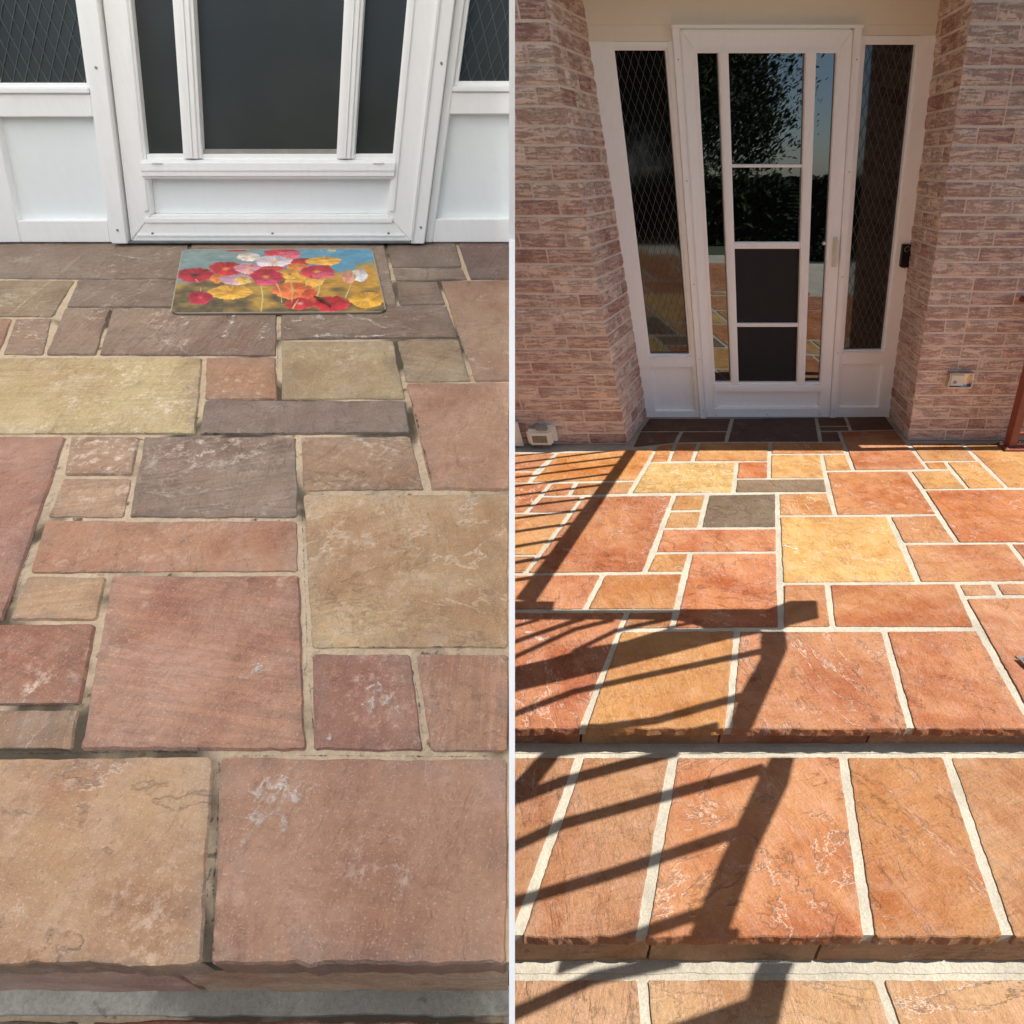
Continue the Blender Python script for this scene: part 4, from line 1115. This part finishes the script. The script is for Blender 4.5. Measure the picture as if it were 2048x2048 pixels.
mb = MB()
FR.box(mb, 3.032, 3.180, 0.430, 0.436, 0.0, 0.040); FR.box(mb, 3.032, 3.180, 0.534, 0.540, 0.0, 0.045)
FR.box(mb, 3.026, 3.032, 0.430, 0.540, 0.0, 0.040); FR.box(mb, 3.180, 3.186, 0.430, 0.540, 0.0, 0.040)
FR.box(mb, 3.032, 3.180, 0.436, 0.534, 0.004, 0.014); mb.build('box_shell', M['chrome'], MR, ob_, bevel=0.001)
mb = MB(); FR.box(mb, 3.045, 3.135, 0.440, 0.520, 0.0145, 0.026); mb.build('outlet_face', M['plastic'], MR, ob_, bevel=0.003)
mb = MB(); mb.tube(FR.p(3.075, 0.468, 0.0262), FR.p(3.075, 0.468, 0.032), 0.012, 0.010, 12); mb.build('outlet_socket', M['greyplastic'], MR, ob_)

# ------------------------------------------------------------------ maroon stair railing at the right-hand wall
rl = thing('metal_railing', (3.46, 4.04, 0.0), MR, 'maroon metal railing post on a bolted foot plate at the right wall', 'railing')
mb = MB(); mb.hexa([(3.385, 3.955, 0.0), (3.56, 3.955, 0.0), (3.60, 4.10, 0.0), (3.425, 4.10, 0.0), (3.385, 3.955, 0.012), (3.56, 3.955, 0.012), (3.60, 4.10, 0.012), (3.425, 4.10, 0.012)])
mb.build('foot_plate', M['maroon'], MR, rl, bevel=0.002)
def leaning_post(mb, x0, x1, y0, y1, z0, z1):
    def q(x, y, z): return Vector((x, y, 0)) + W_R * (z / W_R.z)
    mb.hexa([q(x0, y0, z0), q(x1, y0, z0), q(x1, y1, z0), q(x0, y1, z0), q(x0, y0, z1), q(x1, y0, z1), q(x1, y1, z1), q(x0, y1, z1)])
mb = MB(); leaning_post(mb, 3.44, 3.495, 4.00, 4.055, 0.012, 1.0); mb.build('railing_post', M['maroon'], MR, rl, bevel=0.003)
mb = MB(); mb.box(3.48, 4.7, 4.005, 4.045, 0.09, 0.108); mb.build('bottom_rail', M['maroon'], MR, rl, bevel=0.002)
mb = MB(); mb.box(3.15, 4.7, 3.985, 4.045, 0.98, 1.01); mb.build('top_rail', M['maroon'], MR, rl, bevel=0.004)
for i in range(9):
    mb = MB(); leaning_post(mb, 3.60 + i * 0.12, 3.618 + i * 0.12, 4.016, 4.034, 0.108, 0.985); mb.build('baluster', M['maroon'], MR, rl)
for x, y in ((3.405, 3.972), (3.545, 3.972), (3.575, 4.085), (3.44, 4.085)):
    mb = MB(); mb.tube((x, y, 0.0125), (x, y, 0.020), 0.008, 0.006, 8); mb.build('anchor_bolt', M['chrome'], MR, rl)

bk = thing('floor_bracket', (2.03, 1.87, 0.0), MR, 'small bright metal bracket set at the right edge of the sunlit paving', 'bracket')
mb = MB(); mb.box(2.012, 2.10, 1.892, 1.905, 0.002, 0.006); mb.box(2.005, 2.012, 1.83, 1.885, 0.002, 0.016); mb.box(2.028, 2.034, 1.82, 1.885, 0.002, 0.016); mb.box(2.05, 2.10, 1.83, 1.84, 0.002, 0.010)
mb.build('bracket_plate', M['chrome'], MR, bk)

# ------------------------------------------------------------------ added bars out of view, shaped to throw the railing-like shadows
lt = thing('shadow_lattice', (3.8, 4.1, 2.75), MR, 'unseen dark bars added above the sunlit steps to cast the railing shadows', 'lattice')
for k, poly in enumerate(SHADOW_BARS):
    mb = MB(); n = len(poly); zz = 2.750 + 0.0007 * (k % 7)
    mb.add([(x, y, zz) for x, y in poly] + [(x, y, zz + 0.012) for x, y in poly],
           [tuple(range(n)), tuple(range(2 * n - 1, n - 1, -1))] + [(i, (i + 1) % n, n + (i + 1) % n, n + i) for i in range(n)])
    mb.build('shadow_bar', M['dark'], MR, lt)

# ------------------------------------------------------------------ added, unseen opal roof over the left porch: keeps the sun off it and gives it soft light
cn = thing('sun_diffuser_roof', (-2.4, 3.0, -2.6), ML, 'unseen opal sheet added above the shaded porch to block and soften the sun', 'roof')
mb = MB(); mb.add([(-2.5, -0.9, 1.62), (0.15, -0.9, 1.62), (0.15, 3.0, 1.62), (-2.5, 3.0, 1.62)], [(0, 1, 2, 3)]); mb.build('diffuser_sheet', M['diffuser'], ML, cn)
mb = MB(); mb.box(0.16, 1.75, -0.9, 3.0, 1.60, 1.63); mb.build('sun_block_board', M['bark'], ML, cn)  # opaque part, added to keep direct sun off the left porch
for y in (-0.8, 2.95):
    mb = MB(); mb.tube((-2.4, y, -2.6), (-2.4, y, 1.6), 0.05, 0.05); mb.build('diffuser_post', M['dark'], ML, cn)
    mb = MB(); mb.box(-2.5, 1.75, y - 0.02, y + 0.02, 1.53, 1.595); mb.build('diffuser_beam', M['dark'], ML, cn)

# ------------------------------------------------------------------ white board that divides the two porches
def depth(y, z): return y * math.cos(math.radians(PITCH)) + (CAM_Z - z) * math.sin(math.radians(PITCH))
outl = [(-0.25, -0.27), (-0.25, -0.165), (0.075, -0.165), (0.075, 0.035), (1.955, 0.035), (1.955 + 0.29, 1.55), (2.36, 1.55), (2.08, -0.07), (0.12, -0.07), (0.12, -0.27)]
mb = MB(); n = len(outl)
hw = lambda y, z: 0.0047 * max(0.35, depth(y, z))
vs = [(-hw(y, z), y, z) for y, z in outl] + [(hw(y, z), y, z) for y, z in outl]
mb.add(vs, [tuple(range(n)), tuple(range(2 * n - 1, n - 1, -1))] + [(i, (i + 1) % n, n + (i + 1) % n, n + i) for i in range(n)])
o = mb.build('divider_board', M['divider'], ML, None, origin=(0, 0.1, -0.27))
tag(o, 'thin white upright board between the shaded porch and the sunlit porch', 'divider')

# ------------------------------------------------------------------ door mat with printed poppies
MC = [Vector((-0.895, 1.533)), Vector((-0.329, 1.541)), Vector((-0.434, 1.957)), Vector((-1.021, 1.951))]   # BL BR TR TL
def mat_pt(u, v):
    return MC[0].lerp(MC[1], u).lerp(MC[3].lerp(MC[2], u), v)
def crop_uv(x, y):
    v0 = (y - 105) / 522.0
    v = 1 - v0 * (1 - 0.12 * (1 - v0))          # far rows look shorter
    xl = 140 - 80 * v0; xr = 1740 + 120 * v0
    return (x - xl) / (xr - xl), v
FLOWERS = [  # x, y, rx, ry, colour, centre colour, petals, on the photograph's mat
 (600,125,95,12,(176,60,62),None,0),(1150,235,110,38,(186,48,46),None,5),(980,150,150,48,(206,62,78),(224,110,120),6),(1060,170,80,38,(222,104,116),None,5),
 (1340,228,160,42,(226,168,62),(240,200,110),7),(510,300,145,66,(192,44,48),(226,130,60),6),(250,355,155,66,(178,36,52),(70,40,44),6),
 (440,380,60,40,(226,130,54),None,4),(1110,285,95,34,(228,132,56),None,5),(700,188,100,44,(222,206,190),(234,214,170),6),(710,295,132,50,(216,150,160),(214,170,80),6),
 (910,237,152,60,(222,206,212),(216,180,90),6),(900,300,110,22,(214,70,50),None,5),(1180,400,190,66,(232,170,62),None,5),(1050,350,80,40,(230,168,60),(150,110,60),5),
 (600,392,135,46,(208,164,180),(232,190,110),5),(660,400,60,30,(232,184,90),None,5),(560,490,186,56,(234,174,58),(190,130,50),7),(850,372,136,68,(192,42,62),(206,150,60),6),(850,412,90,26,(220,80,116),None,5),
 (1280,330,158,60,(200,54,66),(214,160,80),6),(1330,360,100,26,(220,96,110),None,5),(1080,480,190,62,(232,116,54),(236,150,80),6),(1220,525,70,60,(226,88,42),None,4),
 (305,525,106,48,(182,30,56),(206,80,90),5),(1140,572,122,42,(198,46,46),(230,150,130),5),(1400,575,168,52,(198,36,44),(150,30,40),6),
 (1700,548,160,58,(230,168,46),(240,190,90),6),(1640,362,76,54,(222,214,214),None,6),(1550,375,62,50,(220,148,124),None,5),(1400,122,40,14,(196,184,120),None,4)]
STEMS = [((260,390),(305,480),3),((810,445),(815,615),4),((940,430),(985,560),3.5),((1215,390),(1080,600),3.5),((1300,400),(1280,530),4),((1590,340),(1520,530),3.5),((1050,380),(1070,560),3),((1305,120),(1335,200),2.5),((690,115),(720,150),2.5)]
def mat_colour(u, v):
    # invert crop_uv roughly to photo-mat coordinates
    v0 = 1 - v
    for _ in range(3): v0 = (1 - v) / (1 - 0.12 * (1 - v0))
    y = 105 + v0 * 522; xl = 140 - 80 * v0; xr = 1740 + 120 * v0; x = xl + u * (xr - xl)
    def nz(sx, sy, k): return noise.noise(Vector((x / sx, y / sy, k)))
    sky_c = Vector((126, 146, 142)).lerp(Vector((92, 146, 172)), min(1, max(0, (x - 500) / 900)))
    sky_c += Vector((14, 14, 14)) * nz(160, 40, 1) + Vector((10, 12, 10)) * nz(50, 20, 4)
    low = Vector((176, 142, 70)).lerp(Vector((198, 146, 54)), min(1, max(0, (x - 300) / 1300)))
    dk = Vector((98, 84, 58))
    low = low.lerp(dk, min(1, max(0, 0.5 + nz(180, 50, 2) * 1.3 + (0.35 if x < 500 else -0.15) + (y - 520) / 300)))
    low += Vector((24, 20, 8)) * nz(50, 14, 9)
    hor = 330 + 60 * nz(260, 100, 5) - (40 if x > 1600 else 0) + (70 if x < 500 else 0)
    k = min(1, max(0, (y - hor + 25) / 50))
    c = sky_c.lerp(low, k)
    for (p, q, w) in STEMS[:]:
        pass
    for fx, fy, rx, ry, col, cen, pet in FLOWERS:
        dx, dy = (x - fx) / rx, (y - fy) / ry
        if abs(dx) > 1.4 or abs(dy) > 1.4: continue
        r = math.hypot(dx, dy); a = math.atan2(dy, dx)
        R = 1.0 + 0.20 * noise.noise(Vector((math.cos(a) * 1.7, math.sin(a) * 1.7, fx * 0.13))) + 0.10 * noise.noise(Vector((math.cos(a) * 5, math.sin(a) * 5, fx))) + 0.05 * noise.noise(Vector((math.cos(a) * 14, math.sin(a) * 14, fx)))
        if r < R:
            fcol = Vector(col)
            # overlapping crinkled petals, painted light and dark
            pa = a + 0.5 * noise.noise(Vector((r * 2.5, fx * 0.1, 3)))
            petal = 0.5 + 0.5 * math.cos((pet or 5) * 0.5 * pa + fx)
            streak = 0.94 + 0.20 * noise.noise(Vector((math.cos(a) * 5 + dx * 2, math.sin(a) * 5 + dy * 2, fx))) + 0.14 * (petal - 0.5) + 0.16 * dy
            fcol = fcol * streak
            if r > R - 0.16: fcol = fcol.lerp(Vector((240, 214, 196)), 0.28 * max(0, noise.noise(Vector((a * 3, fx, 7))) + 0.4))
            if cen and r < 0.42:
                cr = 0.42 * (0.75 + 0.4 * noise.noise(Vector((math.cos(a) * 4, math.sin(a) * 4, fx + 5))))
                if r < cr: fcol = fcol.lerp(Vector(cen), min(1, (cr - r) / cr * 1.4))
            kk = min(1.0, (R - r) / 0.05)
            c = c.lerp(fcol, kk)
    for (p, q, w) in STEMS:
        P, Q = Vector(p), Vector(q); X = Vector((x, y)); d = Q - P
        tt = max(0, min(1, (X - P).dot(d) / d.dot(d)))
        c0 = P + d * tt + Vector((math.sin(tt * PI) * 12, 0))
        if (X - c0).length < w + 1.5: c = Vector((206, 190, 120)) if w > 3 else Vector((190, 176, 120))
    e = min(u, 1 - u, v * 0.7, (1 - v) * 0.7)
    if e < 0.006: c = Vector((170, 160, 140))
    return tuple(max(0, min(255, t)) for t in c)
NU, NV = 330, 230
mb = MB(); vs, cols = [], []
def fit_corner(u, v):
    # round the corners of the mat by pulling grid points inside a rounded outline
    r = 0.045; ru, rv = r, r * 1.35
    cu = min(max(u, ru), 1 - ru); cv = min(max(v, rv), 1 - rv)
    du, dv = (u - cu) / ru, (v - cv) / rv
    m = max(abs(du), abs(dv)); h = math.hypot(du, dv)
    if h > 1e-6 and abs(du) > 1e-6 and abs(dv) > 1e-6:
        return cu + du * m / h * ru, cv + dv * m / h * rv
    return u, v
for j in range(NV + 1):
    for i in range(NU + 1):
        u, v = i / NU, j / NV
        uu, vv = fit_corner(u, v)
        p = mat_pt(uu, vv)
        lift = 0.0075 + 0.0012 * noise.noise(Vector((u * 3, v * 3, 2)))
        vs.append((p.x, p.y, lift)); cols.append(lin(mat_colour(uu, vv)))
fs = [(j * (NU + 1) + i, j * (NU + 1) + i + 1, (j + 1) * (NU + 1) + i + 1, (j + 1) * (NU + 1) + i) for j in range(NV) for i in range(NU)]
per = list(range(NU + 1)) + [(j + 1) * (NU + 1) + NU for j in range(NV)] + [NV * (NU + 1) + i for i in range(NU - 1, -1, -1)] + [j * (NU + 1) for j in range(NV - 1, 0, -1)]
k = len(vs)
for q in per:
    vs.append((vs[q][0], vs[q][1], 0.0015)); cols.append(lin((92, 84, 72)))
for i in range(len(per)): fs.append((per[i], per[(i + 1) % len(per)], k + (i + 1) % len(per), k + i))
mb.v = vs; mb.f = fs; mb.m = [0] * len(fs); mb.col = cols; mb.tex = vs; mb.edge = [0.0] * len(vs)
o = mb.build('door_mat', M['mat'], ML, None, origin=(-0.66, 1.75, 0))
tag(o, 'door mat printed with red, white and yellow poppies on blue and ochre', 'mat')
mb = MB()
a, b = Vector((*mat_pt(*crop_uv(1262, 535)), 0.0125)), Vector((*mat_pt(*crop_uv(1392, 598)), 0.012))
mid = a.lerp(b, 0.5) + Vector((0.002, 0.004, 0.002))
mb.tube(a, mid, 0.0025, 0.0045, 7); mb.tube(mid, b, 0.0045, 0.0022, 7); mb.tube(mid, mid + Vector((-0.016, -0.004, 0.001)), 0.003, 0.0014, 6)
tag(mb.build('twig', M['twig'], ML, None, origin=tuple(a)), 'small broken brown twig lying on the printed poppies of the mat', 'twig')

# ------------------------------------------------------------------ garden behind the viewer (it shows in the glass)
def foliage(mb, centre, radii, count, size, seed, lump=0.35):
    rnd = random.Random(seed)
    lumps = [Vector((rnd.gauss(0, 1), rnd.gauss(0, 1), rnd.gauss(0, 1))).normalized() * rnd.uniform(0.3, 0.95) for _ in range(26)]
    for _ in range(count):
        l = rnd.choice(lumps)
        p = l + Vector((rnd.gauss(0, 1), rnd.gauss(0, 1), rnd.gauss(0, 1))) * lump * 0.5
        q = Vector(centre) + Vector((p.x * radii[0], p.y * radii[1], p.z * radii[2]))
        n = Vector((rnd.gauss(0, 1), rnd.gauss(0, 1), rnd.gauss(0, 1))).normalized(); u = n.orthogonal().normalized(); w = n.cross(u)
        s = size * rnd.uniform(0.5, 1.3)
        mb.add([q - u * s, q - w * s * 0.4, q + u * s, q + w * s * 0.4], [(0, 1, 2, 3)])
def broad_tree(x, y, h, crown, label, seed, count=9000):
    t = thing('tree', (x, y, -2.6), ML, label, 'tree', 'broadleaf trees on the lawn')
    mb = MB(); rnd = random.Random(seed)
    mb.tube((x, y, -2.6), (x + 0.1, y, -2.6 + h * 0.45), 0.22, 0.14, 9)
    for k in range(7):
        a = k * 0.9 + seed; mb.tube((x + 0.1, y, -2.6 + h * (0.35 + 0.02 * k)), (x + crown[0] * 0.6 * math.cos(a), y + crown[1] * 0.6 * math.sin(a), -2.6 + h * (0.55 + 0.05 * k)), 0.08, 0.03, 6)
    mb.build('trunk', M['bark'], ML, t)
    mb = MB(); mb.noremesh = True
    foliage(mb, (x, y, -2.6 + h * 0.58), (crown[0], crown[1], h * 0.46), count, 0.085, seed, 0.42)
    mb.build('crown', M['leafA'], ML, t)
def conifer(x, y, h, r, label, seed):
    t = thing('conifer', (x, y, -2.6), ML, label, 'tree', 'young spruces in a row on the lawn')
    mb = MB(); mb.tube((x, y, -2.6), (x, y, -2.6 + h), 0.09, 0.01, 8); mb.build('trunk', M['bark'], ML, t)
    mb = MB(); mb.noremesh = True; rnd = random.Random(seed)
    tiers = int(h / 0.10)
    for k in range(tiers):
        f = k / tiers; z = -2.6 + 0.2 + (h - 0.2) * f; rr = r * (1 - f) + 0.04
        nb = int(14 + 18 * (1 - f))
        for i in range(nb):
            a = rnd.uniform(0, 2 * PI); L = rr * rnd.uniform(0.7, 1.15)
            d = Vector((math.cos(a), math.sin(a), -0.28)); sd_ = Vector((-math.sin(a), math.cos(a), 0))
            b0 = Vector((x, y, z))
            for q in range(7):
                u = (q + 1) / 7; p = b0 + d * L * u; s = 0.09 * (1.1 - u * 0.5)
                mb.add([p, p + sd_ * s + d * s * .7 + Vector((0, 0, rnd.uniform(-.03, .03))), p + d * s * 1.4, p - sd_ * s + d * s * .7], [(0, 1, 2, 3)])
    mb.build('crown', M['leafB'], ML, t)
broad_tree(5.1, -13.0, 9.0, (2.7, 2.4), 'big broadleaf tree on the lawn, its hanging crown dark in the door glass', 5, 42000)
broad_tree(2.2, -14.0, 8.0, (2.6, 2.4), 'broadleaf tree on the lawn beside the bigger one, dark in the left sidelight', 6, 26000)
for k, (x, y, h, r, lab) in enumerate(((8.9, -13.6, 2.3, 0.9, 'young spruce nearest the big tree, mirrored in the centre pane'), (10.1, -13.2, 2.7, 1.0, 'tallest young spruce of the row mirrored in the door'),
        (11.2, -13.8, 2.4, 0.95, 'spruce with a broad skirt in the middle of the row'), (12.4, -12.6, 2.6, 1.0, 'spruce at the right end of the row mirrored in the right sidelight'))):
    conifer(x, y, h, r, lab, 40 + k)
for k, (x, y, h) in enumerate(((-4.0, -9.0, 6.0), (-7.5, -10.0, 6.5), (-1.2, -11.0, 6.0))):
    broad_tree(x, y, h, (2.2, 2.0), ['garden tree standing left behind the viewer', 'leftmost garden tree behind the viewer', 'garden tree directly behind the viewer'][k], 60 + k, 9000)
hg = thing('hedge', (6.0, -19.0, -2.6), ML, 'long clipped dark hedge closing the lawn behind the trees', 'hedge')
mb = MB(); mb.noremesh = True; rnd = random.Random(77)
for _ in range(14000):
    q = Vector((rnd.uniform(-14, 24), -19 + rnd.uniform(-0.6, 0.6), rnd.uniform(-2.6, -0.15 + 0.25 * noise.noise(Vector((_ * 0.01, 0, 0))))))
    n = Vector((rnd.gauss(0, 1), rnd.gauss(0, 1), rnd.gauss(0, 1))).normalized(); u = n.orthogonal().normalized(); w = n.cross(u); s_ = rnd.uniform(0.12, 0.3)
    mb.add([q - u * s_, q - w * s_ * .6, q + u * s_, q + w * s_ * .6], [(0, 1, 2, 3)])
mb.build('hedge_foliage', M['leafA'], ML, hg)
for o in bpy.data.objects:
    if '_org' in o: del o['_org']
